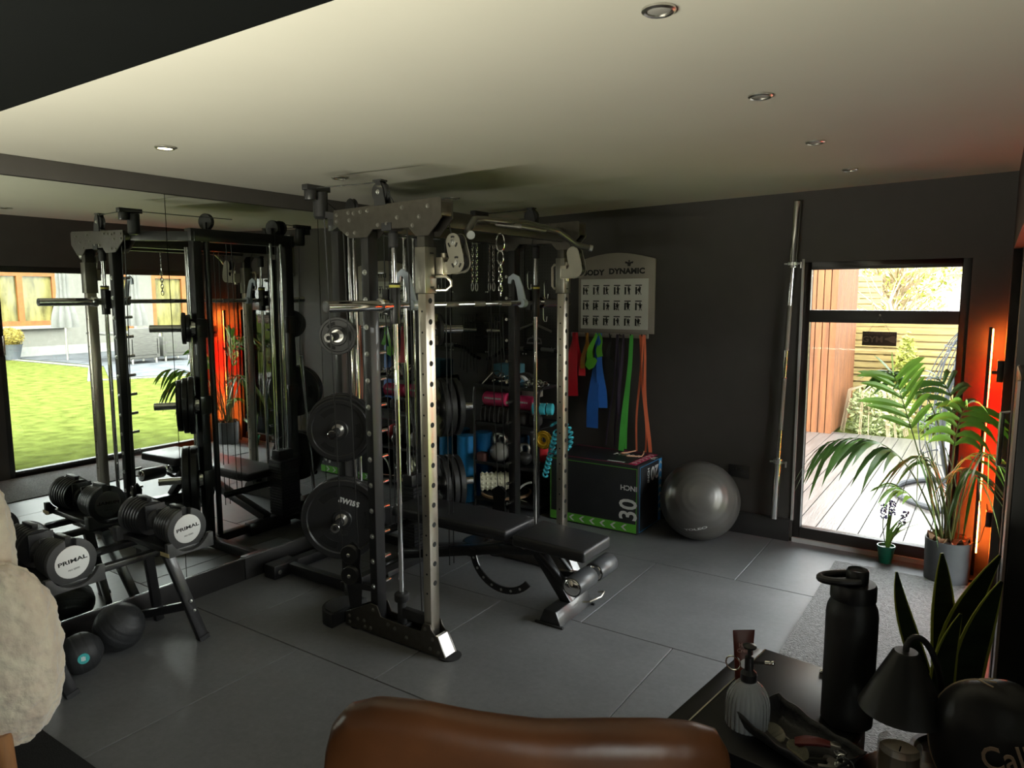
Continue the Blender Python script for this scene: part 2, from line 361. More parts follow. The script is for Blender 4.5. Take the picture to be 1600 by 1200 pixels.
while y < 11.1: cbx.box(-1.66, -1.625, y, y+.072, -.05, 3.1); y += .083
tag(obj('cedar_clad_building', cbx, [M_cedar, mat('cladding_shadow_gap', (.16, .07, .03), .9)]), 'outbuilding clad in vertical orange cedar slats at the left of the back window', 'building')
M_fence = plank_mat('fence_larch', (.32, .235, .085), None, (.8, 3, 9), .75)
f1 = thing('slatted_fence', 'pale larch garden fence with horizontal slats beyond the deck', 'fence', (0, 11.6, -.12))
mb = MB(); z = -.08
while z < 1.30: mb.box(-4, 3.5, 11.58, 11.6, z, z+.078); z += .101
obj('slats', mb, M_fence, f1)
for x in (-3.2, -1.4, .4, 2.2):
    mb = MB(); mb.box(x, x+.09, 11.6, 11.69, -.12, 1.36); obj('post', mb, M_fence, f1)
mb = MB(); mb.box(-4, 3.5, 11.72, 11.74, -.12, 1.32); obj('backing_panel', mb, mat('fence_back_shade', (.35, .27, .13), .9), f1)
M_leafy = mat('shrub_leaf_yellow_green', (.26, .28, .04), .7, var=.5, scale=30)
M_leafg = mat('shrub_leaf_green', (.11, .18, .035), .7, var=.5, scale=30)
M_twig = mat('twig_bark', (.34, .25, .15), .9, var=.3)
def leaf_cloud(n, c, r, size, rnd, fn=None):
    mb = MB()
    for k in range(n):
        while True:
            p = Vector((rnd.uniform(-1, 1), rnd.uniform(-1, 1), rnd.uniform(-1, 1)))
            if p.length < 1 and p.length > .35: break
        p = Vector((c[0]+p.x*r[0], c[1]+p.y*r[1], c[2]+p.z*r[2]))
        a = Vector((rnd.uniform(-1, 1), rnd.uniform(-1, 1), rnd.uniform(-.6, 1))).normalized(); b = a.orthogonal().normalized(); s = size*rnd.uniform(.6, 1.4)
        mb.add([p-a*s, p+b*s*.35, p+a*s, p-b*s*.35], [(0, 1, 2, 3)])
    return mb
rs = random.Random(3)
t_ = thing('garden_shrub', 'upright yellow green shrub in front of the slatted fence, right of the hanging sign', 'shrub', (-.97, 11.2, -.12))
mb = leaf_cloud(1500, (-.97, 11.2, .52), (.15, .16, .66), .035, rs); obj('foliage', mb, M_leafy, t_, weld=False)
mb = MB(); mb.cyl((-.97, 11.2, -.12), (-.97, 11.2, .9), .02, .008); obj('stem', mb, M_twig, t_)
t_ = thing('garden_shrub', 'drooping pale green shrub beside the cedar cladding', 'shrub', (-1.2, 10.3, -.12))
mb = leaf_cloud(1600, (-1.17, 10.3, .15), (.40, .4, .42), .04, rs); obj('foliage', mb, mat('shrub_leaf_pale', (.26, .29, .12), .8, var=.5, scale=30), t_, weld=False)
mb = MB()
for k in range(26):
    a = rs.uniform(0, 2*PI); mb.tube([(-1.25, 10.3, .55), (-1.25+.3*math.cos(a), 10.3+.3*math.sin(a), .45), (-1.22+.40*math.cos(a), 10.3+.4*math.sin(a), -.1)], .006, 4)
obj('stem', mb, M_twig, t_)
t_ = thing('garden_shrub', 'low leafy green shrub at the foot of the fence behind the palm', 'shrub', (-.75, 10.9, -.12))
mb = leaf_cloud(1300, (-.35, 10.75, .06), (.42, .30, .26), .04, rs); obj('foliage', mb, M_leafg, t_, weld=False)
# hanging egg chair
t_ = thing('egg_chair', 'grey woven egg shaped hanging chair on the deck behind the palm', 'chair', (.28, 6.9, -.05))
M_rat = mat('rattan_grey', (.055, .058, .064), .8, spec=.1, var=.15); mb = MB()
cx, cy, cz, ra, rz_ = .08, 7.0, .74, .57, .84
def egg(th, ph, k=1): q = ra*math.sin(ph)*(1-.12*math.cos(ph)); return (cx+q*math.cos(th)*k, cy+q*math.sin(th)*k, cz+rz_*math.cos(ph)*k)
A0 = math.radians(-20)
for k in range(34):
    th = A0+R.uniform(0, math.radians(250)); dth = R.choice((-1, 1))*R.uniform(.5, 1.5)
    mb.tube([egg(th+dth*i/12, .12+(PI-.3)*i/12) for i in range(13)], .0045, 5)
for ph in (.5, .9, 1.3, 1.7, 2.1, 2.5): mb.tube([egg(A0+math.radians(250)*i/24, ph) for i in range(25)], .0055, 5)
obj('woven_shell', mb, M_rat, t_)
mb = MB()
for th in (A0, A0+math.radians(250)): mb.tube([egg(th, .02+(PI-.04)*i/24) for i in range(25)], .02, 8)
mb.tube([egg(math.radians(100), .02+(PI-.04)*i/24, 1.02) for i in range(25)], .013, 8)
obj('rim_frame', mb, M_rat, t_)
mb = MB(); mb.tube([(cx-.1, cy+.62*1.1, -.02)]+[(cx+.0, cy+.75-.1*math.cos(i/8*PI), -.02+1.9*i/8) for i in range(9)]+[(cx, cy+.4, 2.02), (cx, cy, 1.95), (cx, cy, 1.55)], .028, 8)
obj('stand_pole', mb, M_rat, t_)
mb = MB(); mb.tube(arc((cx-.1, cy+.1, -.028), .62, 0, 2*PI, 40, (1, 0, 0), (0, 1, 0))[:-1], .024, 8, closed=True); obj('stand_base', mb, M_rat, t_)
mb = MB(); mb.ball((cx+.02, cy+.05, .38), .44, sc=(1, 1, .38)); obj('seat_cushion', mb, mat('chair_cushion_grey', (.30, .31, .33), .9, bump=.2), t_)
# neighbour seen through the transom
t_ = thing('neighbour_house', 'white walled house with brown roof beyond the fence, seen through the transom', 'building', (1.5, 24, -.12))
mb = MB(); mb.box(-1.2, 9, 24, 30, -.12, 2.25); obj('wall', mb, mat('render_white', (.6, .58, .55), .8), t_)
mb = MB(); mb.add([(-1.8, 23.4, 2.28), (9.5, 23.4, 2.28), (9.5, 27.5, 4.6), (-1.8, 27.5, 4.6), (-1.8, 23.4, 2.42), (9.5, 23.4, 2.42), (9.5, 27.5, 4.8), (-1.8, 27.5, 4.8)], [(0, 1, 2, 3), (4, 5, 6, 7), (0, 1, 5, 4), (1, 2, 6, 5), (2, 3, 7, 6), (3, 0, 4, 7)])
obj('roof', mb, mat('roof_tile_brown', (.30, .20, .14), .85, var=.3, scale=10), t_)
mb = MB(); mb.box(-.35, 1.2, 23.95, 24.0, .9, 1.75); obj('window', mb, mat('house_timber', (.21, .070, .012), .55, var=.2), t_)
mb = MB(); mb.box(-.27, .38, 23.93, 23.95, 1.0, 1.66).box(.47, 1.12, 23.93, 23.95, 1.0, 1.66); obj('pane', mb, mat('dark_glass', (.12, .13, .12), .1), t_)
t_ = thing('slatted_garden_store', 'pale timber slatted shed wall behind the fence, seen through the transom', 'shed', (-2.4, 14.5, -.12))
mb = MB(); z = 1.42
while z < 2.0: mb.box(-3.3, -1.72, 14.4, 14.43, z, z+.085); z += .1
mb.box(-3.3, -1.72, 14.44, 14.5, 1.42, 2.0)
obj('slats', mb, M_fence, t_)
mb = MB(); mb.box(-1.85, -1.75, 14.42, 14.52, -.12, 2.02).box(-3.3, -3.2, 14.42, 14.52, -.12, 1.42); obj('post', mb, M_fence, t_)
M_bark = mat('bare_tree_bark', (.30, .22, .13), .9, var=.3)
def bare_tree(x, y, h, seed, label, n=90, lf=400):
    q = random.Random(seed); t_ = thing('garden_tree', label, 'tree', (x, y, -.12)); mb = MB()
    mb.cyl((x, y, -.12), (x, y, h*.55), .09, .05, 8)
    for k in range(n):
        a = q.uniform(0, 2*PI); z0 = h*q.uniform(.22, .55); L = h*q.uniform(.2, .5); e = q.uniform(.25, 1.2)
        p0 = Vector((x, y, z0)); d = Vector((math.cos(a)*math.cos(e), math.sin(a)*math.cos(e), math.sin(e)))
        p1 = p0+d*L*.5+Vector((q.uniform(-.1, .1), q.uniform(-.1, .1), 0)); p2 = p0+d*L+Vector((q.uniform(-.3, .3), q.uniform(-.3, .3), .1))
        mb.tube([p0, p1, p2], [.03, .018, .006], 4)
    obj('branches', mb, M_bark, t_)
    mb = leaf_cloud(lf, (x, y, h*.62), (h*.32, h*.32, h*.36), .07, q); obj('foliage', mb, M_leafy, t_, weld=False)
bare_tree(-1.35, 13.2, 2.3, 5, 'bare branched garden tree behind the fence, middle of the transom view', 30, 25)
bare_tree(-1.9, 18.5, 4.0, 6, 'yellow green tree beyond the fence above the slatted shed', 90, 1400)
bare_tree(3.6, 19.5, 4.2, 8, 'tall bare garden tree in front of the neighbouring roof', 120, 300)
hd = MB(); hd.m(0)
mb = leaf_cloud(7000, (-1, 33, 1.6), (14, 1.4, 2.6), .16, rs)
tag(obj('far_hedge', mb, M_leafy, weld=False), 'distant yellow green hedge behind the neighbouring house', 'hedge', kind='stuff')
# ---- house and terrace seen in the mirrors
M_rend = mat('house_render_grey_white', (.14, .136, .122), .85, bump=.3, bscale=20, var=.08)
M_tim = mat('house_timber', (.21, .070, .012), .55, var=.2)
HX = 14.5
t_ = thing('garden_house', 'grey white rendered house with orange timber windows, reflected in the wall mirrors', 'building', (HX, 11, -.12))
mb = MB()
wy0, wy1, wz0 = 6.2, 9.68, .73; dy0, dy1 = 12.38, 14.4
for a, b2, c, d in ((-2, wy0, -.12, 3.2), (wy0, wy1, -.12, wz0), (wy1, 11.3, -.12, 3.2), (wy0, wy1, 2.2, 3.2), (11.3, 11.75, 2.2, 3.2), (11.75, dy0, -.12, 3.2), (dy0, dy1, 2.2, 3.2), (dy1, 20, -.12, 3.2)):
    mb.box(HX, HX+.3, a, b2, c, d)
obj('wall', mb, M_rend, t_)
mb = MB(); mb.box(HX-.02, HX, -2, 11.3, -.12, .16); obj('wall_plinth', mb, mat('plinth_white', (.2, .2, .195), .8), t_)
mb = MB(); mb.box(HX-.6, HX+6, -2.5, 20.5, 3.2, 3.34); obj('roof', mb, mat('roof_tile_brown', (.30, .20, .14), .85), t_)
def win(y0, y1, z0, z1, mull):
    f = MB(); w = .13
    rect_frame(f, y0, y1, z0, z1, w, HX+.02, HX+.1)
    for q in mull: f.box(HX+.02, HX+.1, q-.07, q+.07, z0+w, z1-w)
    o = obj('window', f, M_tim, t_); f = MB(); f.box(HX+.1, HX+.12, y0+.05, y1-.05, z0+.05, z1-.05); obj('pane', f, M_pane, o); return o
M_pane = mat('reflective_pane', (.14, .125, .045), .12, var=.6, scale=2.5, stretch=(1, 3, .7))
win(wy0, wy1, wz0, 2.2, (7.0, 8.75)); win(11.3, 11.75, -.1, 2.2, ()); win(dy0, dy1, -.1, 2.2, (13.45,))
mb = MB(); mb.box(HX-.12, HX, wy0-.1, wy1+.15, wz0-.08, wz0); obj('sill', mb, mat('plinth_white', (.2, .2, .195), .8), t_)
pb = MB(); pb.prism([(HX, 8.35), (10.4, 8.75), (7.9, 7.6), (7.2, 9.2), (7.0, 16), (HX, 16)], 'z', -.115, -.095)
tag(obj('slate_terrace', pb, mat('slate_paving', (.075, .08, .09), .7, spec=.1, var=.3, scale=3, bump=.5, bscale=6)), kind='structure')
pb = MB(); pb.prism([(HX, 8.2), (10.4, 8.6), (7.8, 7.35), (6.9, 9.2), (6.8, 9.25), (7.75, 7.1), (10.4, 8.4), (HX, 8.05)], 'z', -.115, -.09)
tag(obj('pebble_edging', pb, mat('pebble_mix', (.14, .135, .12), .9, var=.6, scale=30, bump=1, bscale=40)), 'mixed pebble edging between lawn and slate terrace, seen in the mirror', 'pebbles', kind='stuff')
t_ = thing('potted_topiary', 'round clipped shrub in a pale grey pot by the house wall, seen in the mirror', 'plant', (13.9, 8.2, -.1))
mb = MB(); mb.lathe([(.16, -.1), (.24, .28), (.26, .3), (.23, .3), (.2, .25)], (13.9, 8.2, 0)); obj('pot', mb, mat('pot_blue_grey', (.09, .10, .12), .6), t_)
mb = leaf_cloud(1200, (13.9, 8.2, .48), (.3, .3, .26), .04, rs); mb.ball((13.9, 8.2, .46), .24, 14, 8); obj('foliage', mb, mat('topiary_leaf_orange', (.16, .12, .015), .8, var=.6, scale=25), t_, weld=False)
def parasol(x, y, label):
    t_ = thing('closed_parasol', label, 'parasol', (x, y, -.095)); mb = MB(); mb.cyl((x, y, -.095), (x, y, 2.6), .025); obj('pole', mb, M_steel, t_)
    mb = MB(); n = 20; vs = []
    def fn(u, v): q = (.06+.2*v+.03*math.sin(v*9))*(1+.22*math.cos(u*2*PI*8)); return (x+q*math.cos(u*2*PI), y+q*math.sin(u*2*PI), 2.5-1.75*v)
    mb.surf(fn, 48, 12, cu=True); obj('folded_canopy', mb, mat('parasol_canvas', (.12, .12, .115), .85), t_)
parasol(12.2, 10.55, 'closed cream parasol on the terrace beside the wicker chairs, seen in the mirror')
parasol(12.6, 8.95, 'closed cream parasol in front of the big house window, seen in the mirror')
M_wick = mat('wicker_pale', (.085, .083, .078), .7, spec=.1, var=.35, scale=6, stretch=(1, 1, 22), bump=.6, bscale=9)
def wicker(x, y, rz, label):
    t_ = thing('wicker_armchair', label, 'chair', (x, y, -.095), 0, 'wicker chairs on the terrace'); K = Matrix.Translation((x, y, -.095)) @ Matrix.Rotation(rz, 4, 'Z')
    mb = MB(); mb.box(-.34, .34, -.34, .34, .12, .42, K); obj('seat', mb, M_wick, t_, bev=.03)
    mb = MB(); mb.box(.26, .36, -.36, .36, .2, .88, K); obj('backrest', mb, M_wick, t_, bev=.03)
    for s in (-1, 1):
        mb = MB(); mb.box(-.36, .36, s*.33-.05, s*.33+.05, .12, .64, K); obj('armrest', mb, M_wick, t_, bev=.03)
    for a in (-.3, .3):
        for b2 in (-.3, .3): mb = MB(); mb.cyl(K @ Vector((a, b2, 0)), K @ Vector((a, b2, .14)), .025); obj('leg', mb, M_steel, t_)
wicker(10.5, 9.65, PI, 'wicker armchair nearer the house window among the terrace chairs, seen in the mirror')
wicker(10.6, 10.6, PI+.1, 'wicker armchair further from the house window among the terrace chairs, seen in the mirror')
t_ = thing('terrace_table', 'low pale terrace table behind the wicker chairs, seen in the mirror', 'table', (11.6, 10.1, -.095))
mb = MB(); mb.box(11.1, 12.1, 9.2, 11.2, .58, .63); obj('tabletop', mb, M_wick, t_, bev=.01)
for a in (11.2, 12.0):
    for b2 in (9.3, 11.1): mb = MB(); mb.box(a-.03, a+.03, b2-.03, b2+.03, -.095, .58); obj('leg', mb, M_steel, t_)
# ================================================================== POWER RACK
M_blk = mat('rack_black_powder_coat', (.012, .012, .013), .42, .0, coat=.2, var=.1)
M_gun = mat('gunmetal_plate', (.115, .105, .090), .30, .85, scale=30, var=.10)
M_stn = mat('brushed_stainless_upright', (.66, .61, .51), .30, 1, scale=3, stretch=(3, 3, .3), var=.03)
M_chr = mat('chrome', (.86, .86, .84), .09, 1, var=.02)
M_bolt = mat('bolt_zinc', (.62, .62, .60), .3, 1); M_bolt2 = mat('bolt_dull_zinc', (.20, .19, .17), .4, .8)
M_rub = mat('black_rubber', (.014, .014, .015), .7, bump=.1, bscale=80)
M_hole = mat('hole_bushing_black', (.004, .004, .004), .7)
M_cab = mat('cable_black', (.012, .012, .012), .5)
M_plas = mat('black_plastic', (.016, .016, .017), .35)
rack = thing('power_rack', 'black and stainless smith machine power rack with cable pulleys in the middle of the gym', 'gym rack', (-2.35, 3.105, 0))
CY = 3.105
def bolts(mb, pts, r=.009, axis=1, side=-1, t=.008):
    for p in pts:
        a = Vector(p); d = Vector((0, 0, 0)); d[axis] = side*t
        mb.lathe([(r*1.35, 0), (r*1.35, .15*t), (r, .2*t), (r*.9, .8*t), (0, t)], a, d, 10)
def side(S):
    sh = lambda y: y-.04 if y < 2.66 else y
    Y = sh if S == 0 else (lambda y: 2*CY-sh(y))
    sg = -1 if S == 0 else 1       # direction of the outside
    # uprights
    z1 = 1.70
    mb = MB(); mb.box(-2.195, -2.15, min(Y(2.495), Y(2.558)), max(Y(2.495), Y(2.558)), .07, z1)
    o = obj('front_upright', mb, M_stn, rack, bev=.003)
    mb = MB()
    for k in range(15):
        z = 1.667-.0945*k
        if z > 1.69 or z < .3: continue
        mb.cyl((-2.1505, Y(2.5265), z), (-2.149, Y(2.5265), z), .0125, n=16)
        mb.cyl((-2.1725, Y(2.4955), z-.047), (-2.1725, Y(2.4945), z-.047), .005, n=10) if S == 0 else mb.cyl((-2.1725, Y(2.5575), z-.047), (-2.1725, Y(2.5587), z-.047), .005, n=10)
    obj('bolt_holes', mb, M_hole, o)
    mb = MB(); mb.box(-2.195, -2.15, min(Y(2.495), Y(2.558)), max(Y(2.495), Y(2.558)), z1, 2.0); obj('upper_upright', mb, mat('upright_dark_steel', (.10, .095, .085), .3, .8, stretch=(40, 40, 1)), rack, bev=.003)
    mb = MB(); mb.box(-2.546, -2.498, min(Y(2.495), Y(2.558)), max(Y(2.495), Y(2.558)), .07, 2.0)
    o = obj('rear_upright', mb, M_blk, rack, bev=.003)
    mb = MB(); bolts(mb, [(-2.522, Y(2.494), 1.80-.129*k) for k in range(13)], .010, 1, sg); obj('bolt_row', mb, M_bolt, o)
    for k in range(13):
        mb = MB(); z = 1.80-.129*k; mb.cyl((-2.522, Y(2.558), z), (-2.522, Y(2.612), z+.002), .0095, n=12); obj('safety_peg', mb, M_chr, rack)
    # gussets
    G = [(-2.712, 2.098), (-2.06, 2.112), (-2.045, 2.104), (-2.045, 2.025), (-2.118, 1.952), (-2.193, 1.952), (-2.231, 1.990), (-2.455, 1.995), (-2.49, 1.960), (-2.61, 1.962), (-2.714, 2.035)]
    for j, (a, b2) in enumerate(((2.484, 2.491), (2.562, 2.569))):
        mb = MB(); mb.prism(G, 'y', min(Y(a), Y(b2)), max(Y(a), Y(b2))); o = obj('top_gusset_plate', mb, M_gun, rack, bev=.0012, seg=1)
        if j == 0:
            mb = MB(); bolts(mb, [(x, Y(2.484), z) for x, z in ((-2.69, 2.075), (-2.69, 2.045), (-2.61, 2.08), (-2.605, 2.045), (-2.575, 2.075), (-2.53, 2.08), (-2.485, 2.082), (-2.62, 1.982), (-2.57, 1.985), (-2.42, 2.013), (-2.365, 2.015),
                                                                 (-2.27, 2.082), (-2.12, 2.078), (-2.17, 2.035), (-2.21, 2.0), (-2.30, 2.04))], .0075, 1, sg); obj('bolts', mb, M_bolt2, o)
    mb = MB(); mb.box(-2.71, -2.048, min(Y(2.491), Y(2.562)), max(Y(2.491), Y(2.562)), 2.035, 2.095); obj('top_side_beam', mb, M_gun, rack, bev=.002)
    # base
    Gb = [(-2.721, .007), (-2.718, .078), (-2.54, .163), (-2.496, .160), (-2.471, .109), (-2.388, .106), (-2.212, .104), (-2.190, .150), (-2.150, .152), (-2.143, .128), (-2.119, .104), (-2.106, .102), (-2.060, .012), (-2.075, .007)]
    for j, (a, b2) in enumerate(((2.484, 2.491), (2.562, 2.569))):
        mb = MB(); mb.prism(Gb, 'y', min(Y(a), Y(b2)), max(Y(a), Y(b2))); o = obj('base_side_plate', mb, M_gun, rack, bev=.0012, seg=1)
        if j == 0:
            mb = MB(); bolts(mb, [(x, Y(2.484), z) for x, z in ((-2.69, .062), (-2.69, .03), (-2.63, .06), (-2.585, .062), (-2.58, .03), (-2.54, .034), (-2.52, .135), (-2.42, .085), (-2.375, .075), (-2.30, .05), (-2.18, .125), (-2.135, .085), (-2.15, .035), (-2.10, .03))], .0075, 1, sg); obj('bolts', mb, M_bolt2, o)
    mb = MB(); mb.box(-2.72, -2.15, min(Y(2.491), Y(2.562)), max(Y(2.491), Y(2.562)), .01, .07); obj('base_beam', mb, M_blk, rack, bev=.003)
    mb = MB(); mb.add([(x, Y(y), z) for x, z in ((-2.128, .098), (-2.108, .1), (-2.062, .014), (-2.09, .012)) for y in (2.493, 2.560)], [(0, 1, 3, 2), (2, 3, 5, 4), (4, 5, 7, 6), (6, 7, 1, 0), (0, 2, 4, 6), (1, 3, 5, 7)]); obj('base_end_cap', mb, mat('end_cap_satin', (.75, .76, .80), .3, .6), rack)
    mb = MB(); mb.lathe([(.055, 0), (.058, .006), (.05, .010), (0, .010)], (-2.072, Y(2.53), 0), n=24); obj('rubber_foot', mb, M_rub, rack); mb = MB(); mb.lathe([(.05, 0), (.05, .008), (0, .008)], (-2.66, Y(2.53), 0), n=24); obj('rubber_foot', mb, M_rub, rack)
    # smith guide rod
    rx, ry = -2.365, 2.527
    mb = MB(); mb.cyl((rx, Y(ry), .14), (rx, Y(ry), 1.99), .0125, n=20); obj('guide_rod', mb, M_chr, rack)
    mb = MB(); mb.lathe([(.034, .205), (.036, .21), (.036, .24), (.031, .246), (0, .246)], (rx, Y(ry), 0), n=24); mb.cyl((rx, Y(ry), .08), (rx, Y(ry), .205), .022).box(rx-.035, rx+.035, min(Y(2.49), Y(2.562)), max(Y(2.49), Y(2.562)), .07, .09)
    mb.box(rx, -2.19, min(Y(2.512), Y(2.542)), max(Y(2.512), Y(2.542)), .125, .175); obj('rod_buffer', mb, M_rub, rack, bev=.0015)
    mb = MB(); mb.lathe([(.02, 1.91), (.024, 1.915), (.024, 1.975), (.018, 1.985), (.018, 2.0)], (rx, Y(ry), 0), n=20); mb.box(rx-.03, rx+.03, min(Y(2.48), Y(2.56)), max(Y(2.48), Y(2.56)), 1.985, 2.02); obj('rod_top_clamp', mb, M_rub, rack, bev=.0015)
    # carriage of the smith bar
    mb = MB(); mb.cyl((rx, Y(ry), 1.56), (rx, Y(ry), 1.75), .026, n=20); mb.box(rx-.055, rx-.02, min(Y(2.50), Y(2.56)), max(Y(2.50), Y(2.56)), 1.60, 1.72); obj('slide_carriage', mb, M_plas, rack, bev=.002)
    mb = MB(); mb.cyl((rx, Y(ry), 1.728), (rx, Y(ry), 1.740), .0265, n=20); obj('yellow_ring', mb, mat('yellow_label', (.65, .62, .12), .5), rack)
    # pulley trolley on the front upright
    mb = MB(); mb.box(-2.203, -2.142, min(Y(2.487), Y(2.566)), max(Y(2.487), Y(2.566)), 1.70, 1.905); o = obj('pulley_trolley', mb, mat('trolley_grey_steel', (.22, .21, .18), .33, .85, stretch=(30, 30, 1)), rack, bev=.003)
    mb = MB()
    for z in (1.725, 1.875): mb.box(-2.1422, -2.1408, min(Y(2.52), Y(2.545)), max(Y(2.52), Y(2.545)), z, z+.006)
    obj('slots', mb, M_hole, o)
    # two stacked pulleys with S-shaped plate
    py = 2.60; C1 = (-2.055, 1.925); C2 = (-2.035, 1.835)
    out = [(-2.020+.0*q, 0) for q in ()]
    pl = []
    for i in range(15): a = PI*.0+PI*i/14; pl.append((C1[0]+.040*math.cos(a), C1[1]+.040*math.sin(a)))
    pl += [(-2.088, 1.885), (-2.078, 1.855), (-2.088, 1.84), (-2.13, 1.84), (-2.13, 1.79), (-2.075, 1.785)]
    for i in range(12): a = PI*1.45+PI*.6*i/11; pl.append((C2[0]+.040*math.cos(a), C2[1]+.045*math.sin(a)))
    pl += [(-2.000, 1.875)]
    for d in (-.024, .024):
        mb = MB(); mb.prism(pl, 'y', Y(py+d)-.002, Y(py+d)+.002); o2 = obj('pulley_plate', mb, mat('nickel_plate', (.42, .40, .33), .35, .75), rack, bev=.001, seg=1)
        if d < 0:
            mb = MB()
            for c in (C1, C2):
                for q in range(3):
                    a0 = PI/2+q*2*PI/3-.42
                    P = arc((c[0], Y(py+d)+sg*(-.0 if S else .0), c[1]), .024, a0, a0+.84, 7)
                    mb.strip([(p.x, Y(py+d-.0025), p.z) for p in P], .008, (0, 0, 1) if False else [(math.cos(a0+.84*i/6), 0, math.sin(a0+.84*i/6)) for i in range(7)], .002)
            obj('cutouts', mb, M_hole, o2)
            for c in (C1, C2): mb = MB(); bolts(mb, [(c[0], Y(py+d-.002), c[1])], .010, 1, sg); obj('axle_bolt', mb, M_bolt, o2)
    for c in (C1, C2):
        mb = MB(); mb.lathe([(.012, -.012), (.036, -.012), (.038, -.009), (.032, 0), (.038, .009), (.036, .012), (.012, .012)], (c[0], Y(py), c[1]), (0, 1, 0), 24); obj('pulley_wheel', mb, M_plas, rack)
    mb = MB(); mb.box(-2.14, -2.10, min(Y(2.555), Y(2.62)), max(Y(2.555), Y(2.62)), 1.785, 1.86).cyl((-2.115, Y(2.585), 1.77), (-2.115, Y(2.585), 1.88), .013); obj('trolley_hinge', mb, M_stn, rack, bev=.002)
    hz = 1.80 if S else 1.745
    mb = MB(); mb.tube([(-2.203, Y(2.50), hz+.07), (-2.25, Y(2.50), hz+.07), (-2.262, Y(2.50), hz+.055), (-2.262, Y(2.50), hz-.055), (-2.25, Y(2.50), hz-.07), (-2.203, Y(2.50), hz-.07)] if S else
                       [(-2.142, Y(2.56), hz+.03), (-2.095, Y(2.575), hz+.03), (-2.075, Y(2.585), hz+.01), (-2.075, Y(2.585), hz-.012), (-2.095, Y(2.575), hz-.03), (-2.142, Y(2.56), hz-.03)], .0075); obj('trolley_handle', mb, M_stn, rack)
    # angled weight column with three storage sleeves
    cxx, cyy = -2.97, 2.745
    mb = MB(); mb.box(cxx-.027, cxx+.027, min(Y(cyy-.03), Y(cyy+.03)), max(Y(cyy-.03), Y(cyy+.03)), .04, 2.06); obj('rear_column', mb, M_blk, rack, bev=.004)
    mb = MB(); mb.cyl((cxx-.01, Y(cyy+.075), .04), (cxx-.01, Y(cyy+.075), 2.06), .019); obj('rear_tube', mb, M_blk, rack)
    d = Vector((.16, (-.235 if S == 0 else .235), 0)).normalized()
    for z in (1.478, .975, .476):
        p = Vector((cxx, Y(cyy), z)); mb = MB()
        LS = .29 if S == 0 or z < 1.2 else .23; mb.cyl(p+d*.02, p+d*LS, .0235, n=20).cyl(p+d*.02, p+d*.045, .05, n=20)
        o = obj('storage_sleeve', mb, M_chr if True else 0, rack, bev=.001, seg=1)
        mb = MB(); mb.cyl(p+d*(LS+.0002), p+d*(LS+.002), .012, n=10); obj('sleeve_bolt', mb, M_hole, o)
        mb = MB(); mb.box(cxx-.036, cxx+.036, Y(cyy)-.038, Y(cyy)+.038, z-.06, z+.06); obj('sleeve_bracket', mb, M_blk, rack, bev=.002)
    mb = MB(); mb.bar((-2.66, Y(2.527), 2.065), (-2.99, Y(2.745), 2.065), .05, .06); obj('rear_link_beam', mb, M_blk, rack, bev=.003); mb = MB(); mb.bar((-2.66, Y(2.527), .045), (-2.99, Y(2.745), .045), .05, .06); obj('rear_link_beam', mb, M_blk, rack, bev=.003)
    mb = MB(); mb.bar((-2.97, Y(2.745), .045), (-3.5, Y(2.745), .045), .05, .06); obj('rear_rail', mb, M_blk, rack, bev=.003)
    # T-post with corner pulley, top pulley, low pulleys
    mb = MB(); mb.lathe([(0, 2.062), (.028, 2.065), (.036, 2.075), (.036, 2.19), (.03, 2.195), (0, 2.195)], (-2.78, Y(2.50), 0), n=24); mb.bar((-2.70, Y(2.527), 2.075), (-2.78, Y(2.50), 2.09), .03, .03); obj('corner_post', mb, M_plas, rack)
    mb = MB(); mb.box(-2.80, -2.76, min(Y(2.405), Y(2.55)), max(Y(2.405), Y(2.55)), 2.195, 2.222).cyl((-2.78, Y(2.44), 2.15), (-2.78, Y(2.44), 2.196), .03); obj('corner_pulley_bracket', mb, M_plas, rack, bev=.002)
    tp = (-2.41, Y(2.50), 2.160)
    mb = MB(); mb.lathe([(.015, -.015), (.044, -.015), (.047, -.011), (.038, 0), (.047, .011), (.044, .015), (.015, .015)], tp, (0, 1, 0), 28); obj('top_pulley_wheel', mb, M_plas, rack)
    mb = MB()
    for dd in (-.019, .019): mb.prism([(tp[0]-.025, 2.10), (tp[0]+.045, 2.10), (tp[0]+.03, 2.175), (tp[0]+.012, 2.21), (tp[0]-.012, 2.21), (tp[0]-.022, 2.175)], 'y', tp[1]+dd-.002, tp[1]+dd+.002)
    mb.box(tp[0]-.03, tp[0]+.02, tp[1]-.022, tp[1]+.022, 2.208, 2.216)
    o = obj('top_pulley_bracket', mb, M_blk, rack); mb = MB(); bolts(mb, [(tp[0], tp[1]+sg*.021, tp[2])], .008, 1, sg); obj('axle_bolt', mb, M_bolt, o)
    for z in (.395, .285):
        mb = MB(); mb.lathe([(.015, -.013), (.045, -.013), (.048, -.009), (.04, 0), (.048, .009), (.045, .013), (.015, .013)], (-2.665, Y(2.475), z), (.35, -1 if S == 0 else 1, 0), 28); o = obj('low_pulley_wheel', mb, M_plas, rack)
        mb = MB(); mb.lathe([(.010, .015), (.010, .018), (.007, .022), (0, .022)], (-2.665, Y(2.475), z), (.35, -1 if S == 0 else 1, 0), 10); obj('axle_bolt', mb, M_bolt, o)
    mb = MB(); mb.prism([(-2.70, .1), (-2.62, .1), (-2.61, .25), (-2.62, .34), (-2.61, .42), (-2.665, .455), (-2.72, .42), (-2.705, .34), (-2.72, .26)], 'y', min(Y(2.497), Y(2.503)), max(Y(2.497), Y(2.503))); mb.bar((-2.655, Y(2.50), .23), (-2.53, Y(2.525), .23), .03, .03); obj('low_pulley_bracket', mb, M_plas, rack)
